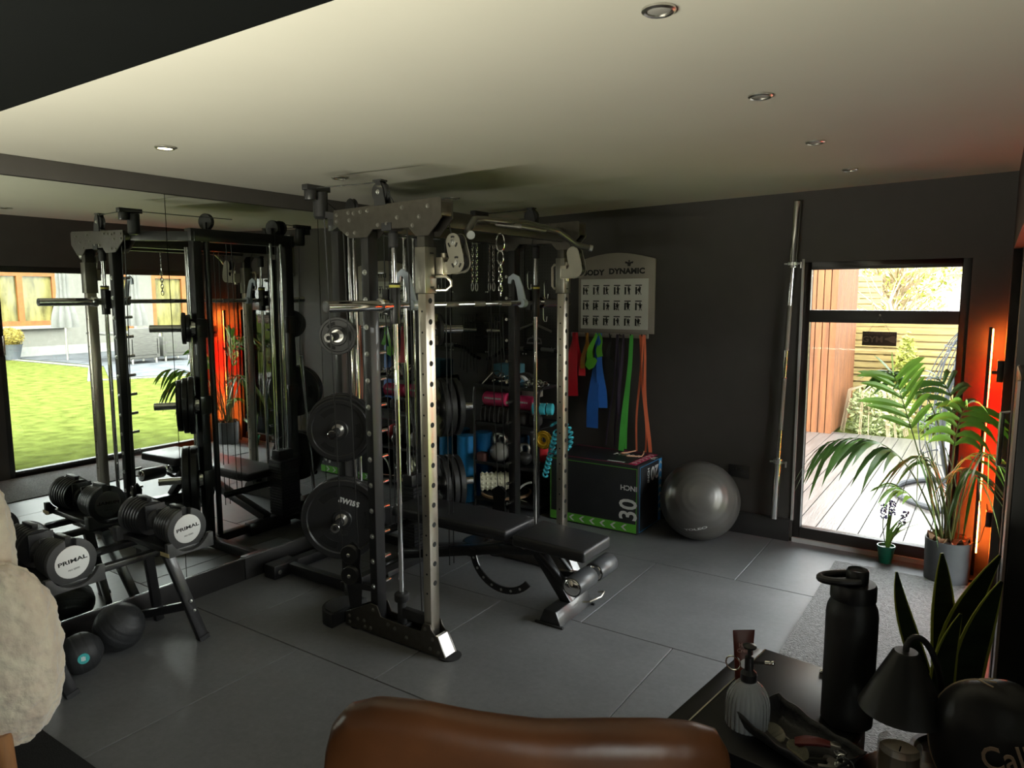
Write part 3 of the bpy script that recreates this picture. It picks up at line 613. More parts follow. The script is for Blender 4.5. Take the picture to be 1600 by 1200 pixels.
    mb = MB(); P_ = arc((-2.74, Y(2.545), 0), .125, PI*.5, PI*1.5, 16, (1, 0, 0), (0, 1, 0)); P_ = [(p.x, p.y) for p in P_]
    mb.prism(P_, 'z', .0, .072); mb.m(1).prism([(-2.74+(a+2.74)*.88, Y(2.545)+(b2-Y(2.545))*.88) for a, b2 in P_], 'z', .073, .078); obj('rounded_rear_foot', mb, [M_rub, mat('foot_top_sheen', (.03, .03, .03), .25)], rack)
    # cables
    cb_ = MB(); r = .0028
    cb_.tube([(tp[0], tp[1], tp[2]+.046), (-2.78, Y(2.46), 2.208)], r, 6).tube([(-2.78, Y(2.41), 2.208), (-2.97, Y(2.66), 2.19), (-3.15, Y(2.9), 2.175)], r, 6)
    cb_.tube([(-2.70, Y(2.46), .40), (-2.745, Y(2.47), 2.06)], r, 6).tube([(-2.62, Y(2.49), .40), (-2.665, Y(2.50), 2.03)], r, 6)
    cb_.tube([(tp[0]+.046, tp[1], tp[2]), (-2.345, Y(2.60), 1.99), (-2.30, Y(2.60), .14)], r, 6).tube([(-2.08, Y(2.60), 1.96), (-2.10, Y(2.60), 2.03)], r, 6)
    obj('cable', cb_, M_cab, rack)
side(0); side(1)
# crossbeams between both sides
for nm, x0, x1, z0, z1 in (('front_crossbeam', -2.20, -2.15, 2.0, 2.075), ('middle_crossbeam', -2.62, -2.56, 2.0, 2.06)):
    mb = MB(); mb.box(x0, x1, 2.529, 3.681, z0, z1); obj(nm, mb, mat('crossbeam_dark_bronze', (.045, .042, .036), .38, .5), rack, bev=.003)
for nm, x0, x1, z0, z1, y0, y1 in (('rear_top_crossbeam', -3.0, -2.93, 2.035, 2.115, 2.70, 3.51), ('rear_base_crossbeam', -3.56, -3.49, .01, .07, 2.66, 3.55), ('low_crossbeam', -3.0, -2.94, .02, .075, 2.7, 3.51)):
    mb = MB(); mb.box(x0, x1, y0, y1, z0, z1); obj(nm, mb, M_blk, rack, bev=.004)
for a, b2 in ((2.62, 2.80), (3.41, 3.59)):
    mb = MB(); mb.box(-3.575, -3.475, a, b2, .0, .085); o = obj('beam_end_sleeve', mb, M_blk, rack, bev=.008)
    mb = MB(); bolts(mb, [(-3.475, a+.04, .04)], .01, 0, 1); obj('bolt', mb, M_bolt, o)
# multi-grip pull-up bar
def CYm(y): return 2*CY-y
mb = MB(); pz = 2.0
A = [(-1.93, 2.55, 1.955), (-1.985, 2.60, 1.972), (-2.035, 2.72, 2.04), (-2.045, 2.80, 2.048), (-2.02, 3.155, 2.055)]
full = A+[(x, 6.21-y, z) for x, y, z in reversed(A[:-1])]
mb.tube(full, .0165, 12)
for y in (2.86, 3.40): mb.tube([(-2.042, y, 2.045), (-2.15, y, 2.05)], .0155, 10)
o = obj('pull_up_bar', mb, mat('pull_up_bar_satin', (.14, .135, .12), .28, .8), rack)
for ya, yb in ((2.5495, 2.538), (6.21-2.5495, 6.21-2.538)): mb = MB(); mb.cyl((-1.9305, ya, 1.955), (-1.918, yb, 1.951), .0185); obj('grip_end_cap', mb, mat('machined_aluminium', (.6, .6, .58), .4, 1), o)
mb = MB(); mb.tube([(-2.14, 3.0, 2.05), (-1.99, 3.04, 2.03), (-1.99, 3.27, 2.03), (-2.14, 3.31, 2.05)], .014, 10); obj('neutral_grip', mb, MC['pull_up_bar_satin'], rack)
# smith bar
bx, bz = -2.372, 1.645
mb = MB(); mb.cyl((bx, 2.42, bz), (bx, CYm(2.42), bz), .0145, n=20); sb = obj('smith_bar', mb, M_chr, rack)
mb = MB()
for a, b2 in ((2.86, 2.96), (3.1, 3.2), (3.36, 3.45)): mb.cyl((bx, a, bz), (bx, b2, bz), .0149, n=20)
obj('knurled_grip', mb, mat('knurling', (.30, .29, .26), .5, .9, bump=.6, bscale=300), sb)
for s in (0, 1):
    f = (lambda y: y) if s == 0 else CYm
    mb = MB(); mb.cyl((bx, f(2.075), bz), (bx, f(2.40), bz), .025, n=28).cyl((bx, f(2.395), bz), (bx, f(2.425), bz), .034, n=28).cyl((bx, f(2.425), bz), (bx, f(2.47), bz), .022); o = obj('bar_sleeve', mb, M_chr, sb)
    mb = MB(); mb.cyl((bx, f(2.0735), bz), (bx, f(2.075), bz), .021, n=24).cyl((bx, f(2.072), bz), (bx, f(2.075), bz), .006); obj('sleeve_end', mb, M_plas, o)
    P_ = [(bx-.0, f(2.62), bz+.0), (bx-.02, f(2.62), bz+.09), (bx-.04, f(2.62), bz+.145), (bx-.065, f(2.62), bz+.158), (bx-.088, f(2.62), bz+.145), (bx-.092, f(2.62), bz+.115)]
    mb = MB(); mb.strip(P_, [.052, .044, .038, .032, .028, .020], [(1, 0, 0), (1, 0, .25), (.8, 0, .8), (0, 0, 1), (-.8, 0, .8), (-1, 0, 0)], .010).cyl((bx, f(2.60), bz), (bx, f(2.64), bz), .026, n=20); obj('rotating_hook', mb, mat('hook_pale_blue_steel', (.55, .62, .70), .35, .3), sb)
# weight stacks between the rear columns
for x, y in ((-2.888, 2.742), (-2.856, 2.748)):
    mb = MB(); mb.cyl((x, y, .3), (x, y, 2.0), .009); obj('guide_rod_pair', mb, M_chr, rack)
for k, y in enumerate((3.30,)):
    for dy in (0, .085):
        mb = MB(); mb.cyl((-3.0, y+dy, .08), (-3.0, y+dy, 2.05), .0125); obj('stack_guide_rod', mb, M_chr, rack)
    mb = MB()
    for q in range(20): mb.box(-3.075, -2.935, y-.035, y+.12, .08+q*.021, .08+q*.021+.0185)
    o = obj('weight_stack', mb, M_blk, rack, bev=.0015, seg=1); mb = MB(); mb.box(-3.04, -2.96, y-.02, y+.105, .50, .57); obj('stack_head', mb, M_plas, o, bev=.004)
    mb = MB(); mb.tube([(-3.0, y+.0425, .57), (-3.0, y+.0425, 2.14)], .003, 6); obj('stack_cable', mb, M_cab, rack)
    mb = MB(); mb.lathe([(.015, -.015), (.05, -.015), (.053, -.011), (.044, 0), (.053, .011), (.05, .015), (.015, .015)], (-2.96, y+.06, 2.165), (.3, 1, 0), 28); mb.box(-2.98, -2.94, y+.03, y+.09, 2.10, 2.16); obj('stack_pulley', mb, M_plas, rack)
mb = MB(); mb.lathe([(.015, -.015), (.05, -.015), (.053, -.011), (.044, 0), (.053, .011), (.05, .015), (.015, .015)], (-2.96, 3.42, 2.165), (.3, 1, 0), 28); mb.box(-2.98, -2.95, 3.4, 3.44, 2.1, 2.16); obj('head_pulley', mb, M_plas, rack)
mb = MB(); mb.lathe([(.015, -.015), (.05, -.015), (.053, -.011), (.044, 0), (.053, .011), (.05, .015), (.015, .015)], (-2.96, 2.84, 2.165), (.3, 1, 0), 28); mb.box(-2.98, -2.95, 2.82, 2.86, 2.1, 2.16); obj('head_pulley', mb, M_plas, rack)
mb = MB()
for x, y, z0, z1 in ((-2.9, 3.06, .3, 2.04), (-2.9, 3.02, .3, 2.04), (-2.60, 3.15, .12, 2.0), (-2.60, 3.19, .12, 2.0), (-2.9, 3.35, .3, 2.04)): mb.tube([(x, y, z0), (x, y, z1)], .003, 6)
obj('centre_cable', mb, M_cab, rack)
mb = MB(); mb.cyl((-2.91, 2.92, .31), (-2.91, 3.72, .31), .022, n=20); obj('low_row_bar', mb, mat('satin_black_tube', (.03, .03, .03), .25, .6), rack)
def reshape(root, fn, skip=()):         # fit a finished thing: move every vertex by fn (world coordinates)
    seen = set()
    def go(o):
        for ch in o.children:
            if ch.type == 'MESH' and ch.data.name not in seen and ch.name.split('.')[0] not in skip:
                seen.add(ch.data.name); Mw = topmat(ch); Mi = Mw.inverted()
                for v in ch.data.vertices: v.co = Mi @ fn(Mw @ v.co)
            if ch.name.split('.')[0] not in skip: go(ch)
    go(root)
reshape(rack, lambda p: Vector((p.x+.038*max(0, min(1, (p.x+2.78)/.06)), p.y, p.z)), ('pull_up_bar', 'neutral_grip', 'corner_post', 'corner_pulley_bracket'))
# ------------------------------------------------------------------ weight plates
M_pl = mat('rubber_plate_black', (.020, .020, .021), .42, bump=.05, bscale=60)
M_wtx = mat('plate_lettering_white', (.75, .75, .74), .5)
M_ptx = mat('plate_lettering_raised', (.03, .03, .03), .4)
def plate(p, d, r, t, label, txt=True, holes=True, rot=0):
    """rubber plate centred on the sleeve at p, facing d"""
    d = Vector(d).normalized(); side_ = Vector((0, 0, 1)).cross(d).normalized(); up = d.cross(side_); K = frame(p, side_, up)
    K = K @ Matrix.Rotation(rot, 4, 'Z')
    t_ = thing('weight_plate', label, 'weight plate', Vector(p)-Vector((0, 0, r)), 0, 'rubber plates on the rack sleeves')
    mb = MB(); n = 48
    prof = [(.0255, -t/2), (.05, -t/2), (.05, -t*.35), (r*.72, -t*.3), (r*.86, -t*.5), (r*.97, -t*.5), (r, -t*.38), (r, t*.38), (r*.97, t*.5), (r*.86, t*.5), (r*.83, t*.34), (.055, t*.34), (.05, t*.5), (.0255, t*.5)]
    mb.lathe(prof, (0, 0, 0), (0, 0, 1), n, K); mb.f = mb.f[:-2] if False else mb.f
    mb.f = [f for f in mb.f if len(f) == 4]; mb.mi = mb.mi[:len(mb.f)]
    k0 = len(mb.v)-n
    for j in range(n): mb.f.append((j, (j+1) % n, k0+(j+1) % n, k0+j)); mb.mi.append(0)
    body = obj('rubber_disc', mb, M_pl, t_)
    if holes and r > .1:
        for q in range(3):
            a = PI/2+.5+q*2*PI/3; mb = MB(); rr_ = r*.66
            for s_ in (-1, 1):
                P_ = [(rr_*math.cos(a+e), rr_*math.sin(a+e), s_*t*.345) for e in [x*.07-.35 for x in range(11)]]
                mb.strip([K @ Vector(x) for x in P_], r*.17, [K.to_3x3() @ Vector((math.cos(a+e), math.sin(a+e), 0)) for e in [x*.07-.35 for x in range(11)]], .003)
            obj('grip_recess', mb, M_hole, t_)
    mb = MB(); mb.lathe([(.0255, t*.501), (.034, t*.501), (.034, t*.53), (.0255, t*.53)], (0, 0, 0), (0, 0, 1), 24, K); obj('steel_hub', mb, M_steel, t_)
    if txt:
        tb = text('SWISS', r*.17, K @ Matrix.Rotation(-.30, 4, 'Z') @ Matrix.Translation((r*.05, r*.46, t*.347)), .002, bold=.002, spacing=1.15); obj('lettering', tb, M_wtx, t_)
        tb = text('20 KG', r*.17, K @ Matrix.Rotation(-.12, 4, 'Z') @ Matrix.Translation((-r*.05, -r*.34, t*.347)), .002, bold=.002); obj('raised_weight_mark', tb, M_ptx, t_)
    return t_
def on_sleeve(S, z, s, r, t, label, **k):
    cxx, cyy = -2.97, (2.745 if S == 0 else CYm(2.745)); d = Vector((.16, -.235 if S == 0 else .235, 0)).normalized()
    return plate(Vector((cxx, cyy, z))+d*s, d, r, t, label, **k)
on_sleeve(0, 1.478, .065, .088, .022, 'small black weight plate at the back of the top near sleeve', txt=False)
on_sleeve(0, 1.478, .09, .102, .024, 'small black weight plate at the front of the top near sleeve', txt=False)
on_sleeve(0, .975, .065, .19, .034, 'medium black weight plate at the back of the middle near sleeve', txt=False)
on_sleeve(0, .975, .102, .182, .034, 'medium black weight plate in the middle of the middle near sleeve', txt=False)
on_sleeve(0, .975, .138, .168, .032, 'medium black weight plate at the front of the middle near sleeve', txt=False)
on_sleeve(0, .476, .07, .225, .045, 'large black weight plate at the back of the lowest near sleeve', txt=False)
on_sleeve(0, .476, .118, .225, .045, 'large black weight plate with white SWISS lettering on the lowest near sleeve')
on_sleeve(1, 1.478, .07, .102, .024, 'small black weight plate on the top far sleeve, seen past the front upright', txt=False)
on_sleeve(1, .975, .075, .19, .038, 'medium black weight plate nearest the column on the middle far sleeve', txt=False)
on_sleeve(1, .975, .118, .19, .038, 'medium black weight plate in the middle of the middle far sleeve', txt=False)
on_sleeve(1, .975, .172, .185, .038, 'medium black weight plate outermost on the middle far sleeve', txt=False)
on_sleeve(1, .476, .075, .185, .038, 'black weight plate nearest the column on the lowest far sleeve', txt=False)
on_sleeve(1, .476, .130, .185, .038, 'black weight plate in the middle of the lowest far sleeve', txt=False)
on_sleeve(1, .476, .175, .180, .038, 'black weight plate outermost on the lowest far sleeve', txt=False)
# ================================================================== BENCH
M_pad = mat('bench_vinyl_black', (.022, .022, .024), .38, bump=.08, bscale=90, var=.1)
M_benchf = mat('bench_frame_black', (.015, .015, .016), .32, coat=.3)
bn = thing('weight_bench', 'black adjustable weight bench with two pads and foam leg rollers inside the rack', 'bench', (-2.1, 3.12, 0))
mb = MB(); mb.box(-2.86, -2.045, 2.98, 3.27, .405, .47); o = obj('back_pad', mb, M_pad, bn, bev=.016, seg=3)
mb = MB(); mb.box(-2.85, -2.055, 2.9845, 3.2655, .4305, .4325).box(-2.85, -2.055, 2.9785, 3.2715, .431, .432); obj('pad_seam', mb, M_hole, o)
mb = MB(); mb.prism([(-2.0, 2.965), (-1.565, 2.945), (-1.565, 3.235), (-2.0, 3.275)], 'z', .395, .462); obj('seat_pad', mb, M_pad, bn, bev=.016, seg=3)
mb = MB(); mb.bar((-2.92, 3.12, .10), (-2.16, 3.12, .30), .06, .055).bar((-2.17, 3.12, .297), (-1.92, 3.12, .345), .06, .055); obj('main_beam', mb, M_benchf, bn, bev=.004)
mb = MB(); mb.bar((-1.94, 3.12, .35), (-1.74, 3.12, .075), .06, .055); obj('front_leg', mb, M_benchf, bn, bev=.004)
mb = MB(); mb.bar((-2.8, 3.12, .385), (-1.98, 3.12, .36), .05, .035).bar((-2.75, 3.02, .397), (-2.15, 3.02, .397), .03, .015).bar((-2.75, 3.22, .397), (-2.15, 3.22, .397), .03, .015); obj('back_pad_support', mb, M_benchf, bn, bev=.003)
mb = MB(); mb.bar((-1.99, 3.12, .36), (-1.62, 3.12, .375), .05, .035); mb.cyl((-2.0, 3.07, .36), (-2.0, 3.17, .36), .018); obj('seat_support', mb, M_benchf, bn, bev=.003)
mb = MB(); mb.prism([(-1.83, .005), (-1.70, .005), (-1.73, .085), (-1.80, .085)], 'y', 2.96, 3.30); obj('front_foot', mb, M_benchf, bn, bev=.005)
for y in (2.955, 3.295):
    mb = MB(); mb.box(-1.85, -1.685, y-.005, y+.012, 0, .012); obj('foot_pad', mb, M_rub, bn, bev=.003)
mb = MB(); mb.prism([(-2.97, .005), (-2.87, .005), (-2.89, .1), (-2.95, .1)], 'y', 2.96, 3.30); obj('rear_foot', mb, M_benchf, bn, bev=.005)
P1 = arc((-2.13, 0, .27), .225, PI*1.0, PI*1.78, 20); P2 = arc((-2.13, 0, .27), .185, PI*1.78, PI*1.0, 20)
mb = MB(); mb.prism([(p.x, p.z) for p in P1+P2], 'y', 3.075, 3.083); o = obj('adjuster_arc', mb, M_benchf, bn)
mb = MB()
for i in range(7): a = PI*(1.08+.1*i); mb.cyl((-2.13+.205*math.cos(a), 3.0745, .27+.205*math.sin(a)), (-2.13+.205*math.cos(a), 3.0738, .27+.205*math.sin(a)), .008, n=12)
obj('adjuster_holes', mb, M_bolt, o)
mb = MB(); mb.bar((-1.93, 3.10, .35), (-1.74, 3.10, .17), .035, .03).bar((-1.90, 3.165, .39), (-1.73, 3.165, .21), .03, .012); obj('seat_strut', mb, M_benchf, bn, bev=.003)
mb = MB(); mb.bar((-1.86, 3.13, .22), (-1.60, 3.13, .26), .03, .03).cyl((-1.62, 2.92, .265), (-1.62, 3.345, .265), .011); obj('roller_arm', mb, M_benchf, bn)
for y0, y1 in ((2.925, 3.105), (3.155, 3.335)):
    mb = MB(); mb.lathe([(.02, 0), (.05, 0), (.054, .006), (.054, y1-y0-.006), (.05, y1-y0), (.02, y1-y0)], (-1.62, y0, .265), (0, 1, 0), 28); o = obj('foam_roller', mb, mat('roller_vinyl_grey', (.06, .062, .066), .33), bn)
    mb = MB(); mb.lathe([(.042, -.003), (.045, 0), (.02, .001)], (-1.62, y0, .265), (0, 1, 0), 28); mb.lathe([(0, -.006), (.038, -.004), (.044, 0)], (-1.62, y0, .265), (0, 1, 0), 28); obj('roller_end_cap', mb, M_chr, o)
mb = MB(); mb.cyl((-2.045, 3.11, .36), (-1.965, 3.03, .375), .012).cyl((-2.045, 3.20, .36), (-1.965, 3.14, .375), .012); obj('pop_pin', mb, M_chr, bn)
mb = MB(); mb.tube([(-1.70, 3.19, .06), (-1.665, 3.2, .065), (-1.64, 3.28, .07), (-1.66, 3.36, .065), (-1.70, 3.37, .05)], .005, 6); obj('pull_handle', mb, M_stn, bn)
bn.location = (-2.16, 3.19, 0)
for _c in list(bn.children): _c.location = Vector((.06, -.07, 0))
reshape(bn, lambda p: Vector((p.x*(1.021+.012*p.z/.47), p.y*(1.021+.012*p.z/.47), p.z*.915)))
# ================================================================== DUMBBELL STAND
M_db = mat('dumbbell_plate_black', (.016, .016, .017), .45)
M_dbg = mat('dumbbell_grey_shell', (.055, .055, .057), .5)
ds = thing('dumbbell_stand', 'black metal A-frame dumbbell stand in front of the mirror', 'stand', (-3.3, 1.63, 0))
for y in (1.325, 1.94):
    mb = MB(); mb.bar((-3.165, y+.01, 0), (-3.255, y-.11, .50), .05, .032, (1, 0, 0)); o = obj('leg', mb, M_benchf, ds, bev=.004)
    mb = MB(); mb.bar((-3.163, y+.012, 0), (-3.1665, y+.007, .02), .053, .035, (1, 0, 0)); obj('rubber_end', mb, M_rub, o)
    mb = MB(); bolts(mb, [(-3.17, y-.025, .16), (-3.178, y-.035, .21)], .006, 0, 1); obj('leg_bolts', mb, M_bolt, o)
    mb = MB(); mb.bar((-3.56, y+.01, 0), (-3.42, y-.11, .50), .045, .03, (1, 0, 0)); obj('leg', mb, M_benchf, ds, bev=.004)
mb = MB(); mb.bar((-3.20, 1.905, .185), (-3.52, 1.80, .085), .03, .04); obj('lower_brace', mb, M_benchf, ds, bev=.003)
mb = MB(); mb.bar((-3.20, 1.29, .185), (-3.52, 1.19, .085), .03, .04); obj('lower_brace', mb, M_benchf, ds, bev=.003)
for x in (-3.22, -3.45):
    mb = MB(); mb.box(x-.02, x+.02, .92, 1.93, .478, .506); obj('top_rail', mb, M_benchf, ds, bev=.003)
mb = MB(); mb.box(-3.5, -3.18, 1.34, 1.38, .455, .478).box(-3.5, -3.18, 1.80, 1.84, .455, .478); obj('top_cross_brace', mb, M_benchf, ds, bev=.002)
M_disc = mat('cap_sticker_white', (.88, .88, .87), .5, var=.02)
M_ink = mat('print_black', (.01, .01, .01), .6)
def dumbbell(y, label, first=True):
    t_ = thing('adjustable_dumbbell', label, 'dumbbell', (-3.28, y, .575), 0, 'adjustable dumbbells on the stand')
    z = .615; R_ = .094
    for sgn, xe in ((1, -3.075), (-1, -3.485)):
        for k in range(6):
            x = xe-sgn*(.018+k*.0215); mb = MB()
            mb.lathe([(.02, -.0085), (R_-.002-k*.002, -.0085), (R_-k*.002, -.006), (R_-k*.002, .006), (R_-.002-k*.002, .0085), (.02, .0085)], (x, y, z), (1, 0, 0), 32); obj('selector_disc', mb, M_db, t_)
        mb = MB(); P_ = [(y+.097*math.cos(a), z+.097*math.sin(a)) for a in [PI*.5+.22+i*(2*PI-.44)/28 for i in range(29)]]; P_ += [(y+.02, z+.062), (y-.02, z+.062)]
        mb.prism(P_, 'x', xe-.012, xe+.012); obj('end_shell', mb, M_dbg, t_, bev=.003)
        mb = MB(); mb.lathe([(0, 0), (.064, 0), (.067, -.004), (.067, -.01)] if False else [(.067, -.006), (.067, 0), (.062, .0025), (0, .003)], (xe+sgn*.012, y, z), (sgn, 0, 0), 32); cap = obj('end_cap', mb, M_disc, t_)
        K = frame((xe+sgn*.0152, y, z), (0, sgn, 0), (0, 0, 1))
        obj('lettering', text('PRIMAL', .030, K @ Matrix.Rotation(.1, 4, 'Z') @ Matrix.Translation((0, .006, 0)), .0006, (1.15, .75), bold=.0008), M_ink, cap)
        obj('small_lettering', text('PRO SERIES', .009, K @ Matrix.Rotation(.1, 4, 'Z') @ Matrix.Translation((0, -.03, 0)), .0006), M_ink, cap)
        mb = MB(); mb.box(xe-sgn*.155-.004, xe-sgn*.155+.004, y-.05, y+.05, z-.045, z+.075); obj('inner_guard', mb, M_db, t_, bev=.003)
        mb = MB(); mb.lathe([(.02, 0), (.045, .004), (.05, .02), (.02, .026)], (xe-sgn*.185, y, z), (sgn, 0, 0), 24); obj('dial', mb, M_dbg, t_)
        mb = MB(); mb.box(xe-sgn*.06-.05, xe-sgn*.06+.05, y-.012, y+.012, z+.084, z+.102); obj('top_latch', mb, M_db, t_, bev=.003)
    mb = MB(); mb.lathe([(.014, -.1), (.017, -.05), (.0185, 0), (.017, .05), (.014, .1)], (-3.28, y, z), (1, 0, 0), 20); obj('grip', mb, mat('grip_rubber', (.02, .02, .02), .6, bump=.4, bscale=200), t_)
    t2 = thing('dumbbell_cradle', label.replace('adjustable dumbbell', 'moulded cradle tray under the adjustable dumbbell').replace(' with a white round end cap', ''), 'cradle', (-3.28, y, .506), 0, 'dumbbell cradle trays')
    mb = MB(); mb.box(-3.50, -3.06, y-.085, y+.085, .507, .535); obj('tray', mb, M_plas, t2, bev=.005)
    for xe, sgn in ((-3.06, 1), (-3.50, -1)):
        Cc = [(y-.115, .507), (y+.115, .507), (y+.115, .575)]+[(y+.1*math.cos(a), z+.1*math.sin(a)) for a in [-.42-i*(PI-.84)/14 for i in range(15)]]+[(y-.115, .575)]
        mb = MB(); mb.prism(Cc, 'x', xe-.004-(.02 if sgn < 0 else 0), xe+.02); obj('end_cup', mb, M_dbg, t2, bev=.003)
    mb = MB(); mb.box(-3.3, -3.2, y+.0855, y+.087, .512, .53) if False else mb.box(-3.10, -3.03, y-.117, y-.1155, .515, .533); obj('warning_label', mb, mat('label_yellow_cream', (.6, .5, .25), .6), t2)
dumbbell(1.84, 'adjustable dumbbell with a white round end cap on the right of the stand')
dumbbell(1.335, 'adjustable dumbbell with a white round end cap on the left of the stand')
M_ballr = mat('slam_ball_rubber', (.022, .023, .025), .55, bump=.15, bscale=50)
def ribbed_ball(name, c, r, label, ribs, ax, rib_h=.002, mt=M_ballr):
    t_ = thing(name, label, 'exercise ball', (c[0], c[1], c[2]-r)); mb = MB(); n = 72; prof = []
    for i in range(n+1):
        ph = PI*i/n; q = r+(rib_h if (i*ribs//n) % 2 == 0 and .2 < ph < PI-.2 else 0); prof.append((q*math.sin(ph), -q*math.cos(ph)))
    mb.lathe(prof, c, ax, 48); obj('ball_shell', mb, mt, t_, ang=60); return t_
ribbed_ball('slam_ball', (-3.40, 1.665, .1145), .112, 'larger plain black slam ball on the floor under the dumbbell stand', 9, (.6, .35, .75))
sb2 = ribbed_ball('slam_ball', (-3.33, 1.455, .0925), .09, 'smaller black slam ball with a round turquoise logo under the dumbbell stand', 7, (.2, .9, .2))
d = Vector((.93, -.30, .12)).normalized(); c = Vector((-3.33, 1.455, .0925)); K = frame(c+d*.0925, Vector((0, 0, 1)).cross(d), Vector((0, 0, 1)))
mb = MB(); mb.lathe([(.019, -.003), (.0235, -.003), (.0235, .001), (.019, .001)], (0, 0, 0), (0, 0, 1), 32, K); obj('logo_ring', mb, mat('logo_turquoise', (.05, .42, .42), .5), sb2)
mb = MB(); mb.box(-.009, -.005, -.009, .010, -.001, .0015, K).box(-.003, .001, -.010, .011, -.001, .0015, K).box(.003, .0065, -.009, .009, -.001, .0015, K); obj('logo_mark', mb, M_disc, sb2)

# ================================================================== WALL BOARD AND BANDS
bd = thing('exercise_board', 'grey BODY DYNAMIC exercise chart board with arched top hung on the back wall', 'wall board', (-2.415, 5.03, 1.37))
poly = [(-2.735, 1.40), (-2.10, 1.40), (-2.095, 1.955)]+[(-2.095-.64*i/14, 1.955+.052*math.sin(PI*i/14)) for i in range(1, 14)]+[(-2.735, 1.955)]
mb = MB(); mb.prism(poly, 'y', 5.012, 5.03); obj('board', mb, mat('board_warm_grey', (.36, .325, .285), .5, var=.04), bd, bev=.003)
mb = MB(); mb.box(-2.785, -2.135, 4.985, 5.012, 1.366, 1.40); rail = obj('hook_rail', mb, MC['board_warm_grey'], bd, bev=.003)
for x in (-2.73, -2.63, -2.53, -2.43, -2.345, -2.255, -2.165):
    mb = MB(); mb.tube([(x, 4.99, 1.385), (x, 4.96, 1.383), (x, 4.95, 1.39), (x, 4.948, 1.40)], .004, 8); obj('hook', mb, M_plas, rail)
mb = MB(); mb.box(-2.71, -2.146, 5.009, 5.0122, 1.43, 1.812); pn = obj('chart_panel', mb, mat('chart_paper_grey_white', (.80, .79, .74), .5, var=.03), bd)
K = frame((-2.43, 5.0115, 1.868), (1, 0, 0), (0, 0, 1))
mb = text('BODY', .066, K @ Matrix.Translation((-.175, -.008, 0)), .001, (.98, .85), bold=.0034, spacing=1.05); obj('lettering', mb, M_ink, bd)
mb = text('DYNAMIC', .066, K @ Matrix.Translation((.105, -.001, 0)), .001, (.95, .85), bold=.0034, spacing=1.05); obj('lettering', mb, M_ink, bd)
mb = MB(); mx_ = -2.305; y_ = 5.0108
mb.prism([(mx_-.010, 1.905), (mx_+.010, 1.905), (mx_+.016, 1.925), (mx_+.030, 1.925), (mx_+.034, 1.94), (mx_+.026, 1.94), (mx_+.010, 1.935), (mx_-.010, 1.935), (mx_-.026, 1.94), (mx_-.034, 1.94), (mx_-.030, 1.925), (mx_-.016, 1.925)], 'y', y_, y_+.0015).cyl((mx_, y_, 1.943), (mx_, y_+.0015, 1.943), .007)
obj('figure_emblem', mb, M_ink, bd)
q = random.Random(11)
for r_ in range(3):
    for c_ in range(6):
        x0 = -2.692+c_*.0885; z0 = 1.7-r_*.118; mb = MB(); Y_ = 5.008
        mb.box(x0, x0+.052, Y_, Y_+.0012, z0+.058, z0+.066)
        mb.box(x0, x0+.013, Y_, Y_+.0012, z0-.006, z0+.05)
        for kk in range(5): zz = z0+q.uniform(-.004, .045); xx = x0+q.uniform(.012, .04); mb.box(xx, xx+q.uniform(.004, .012), Y_, Y_+.0012, zz, zz+q.uniform(.003, .010))
        hx = x0+.032+q.uniform(-.006, .008); hz = z0+.047+q.uniform(-.004, .004)
        mb.cyl((hx, Y_, hz), (hx, Y_+.0012, hz), .006, n=10)
        mb.bar((hx, Y_+.0005, hz-.005), (hx+q.uniform(-.008, .008), Y_+.0005, z0+.018), .014, .001, (0, 0, 1)) if False else mb.prism([(hx-.010, hz-.007), (hx+.010, hz-.007), (hx+q.uniform(.004, .012), z0+.014), (hx-q.uniform(.004, .010), z0+.014)], 'y', Y_, Y_+.0012)
        for s_ in (-1, 1):
            a = q.uniform(-.5, 1.2); mb.prism([(hx, hz-.008), (hx+s_*.018*math.cos(a), hz-.010+.016*math.sin(a)), (hx+s_*.018*math.cos(a), hz-.015+.016*math.sin(a)), (hx, hz-.015)], 'y', Y_, Y_+.0012)
            a = q.uniform(.2, .9); mb.prism([(hx, z0+.018), (hx+s_*.016*math.sin(a), z0-.008), (hx+s_*.016*math.sin(a)+.005, z0-.008), (hx+.005, z0+.018)], 'y', Y_, Y_+.0012)
        obj('exercise_pictogram', mb, M_ink, pn)
def band_mat(n, c): return mat('band_'+n, c, .38, var=.2, scale=3, spec=.5)
def hang(name, label, m_, parts, cat='exercise band'):
    t_ = thing(name, label, cat, (parts[0][0][0][0], 4.95, min(p[2] for s in parts for p in s[0])))
    for pts, w, sd_ in parts:
        mb = MB(); mb.strip(pts, w, sd_, .0015); obj('band', mb, m_, t_)
    return t_
def fold(x0, z0, x1, z1, w0, w1, y=4.95, n=14, wob=.006, ph=0):
    P_ = []; Wd = []
    for i in range(n):
        u = i/(n-1); P_.append((x0+(x1-x0)*u+wob*math.sin(u*7+ph), y+.012*math.sin(u*5+ph*2), z0+(z1-z0)*u)); Wd.append(w0+(w1-w0)*min(1, u*1.3))
    return (P_, Wd, (1, .25*math.sin(ph), 0))
red = band_mat('red', (.62, .015, .03))
t_ = hang('resistance_band', 'wide red latex resistance band with faint white print on the leftmost hook of the board', red,
     [fold(-2.735, 1.40, -2.735, .90, .02, .10, 4.935), fold(-2.745, 1.40, -2.78, 1.0, .02, .05, 4.955, ph=1), fold(-2.72, 1.40, -2.675, 1.06, .02, .055, 4.96, ph=2)])
mb = text('PULL UP', .022, frame((-2.725, 4.928, 1.03), (1, 0, 0), (0, 0, 1)), .0006); obj('printed_lettering', mb, mat('print_pale_pink', (.7, .3, .3), .6), t_) if False else None
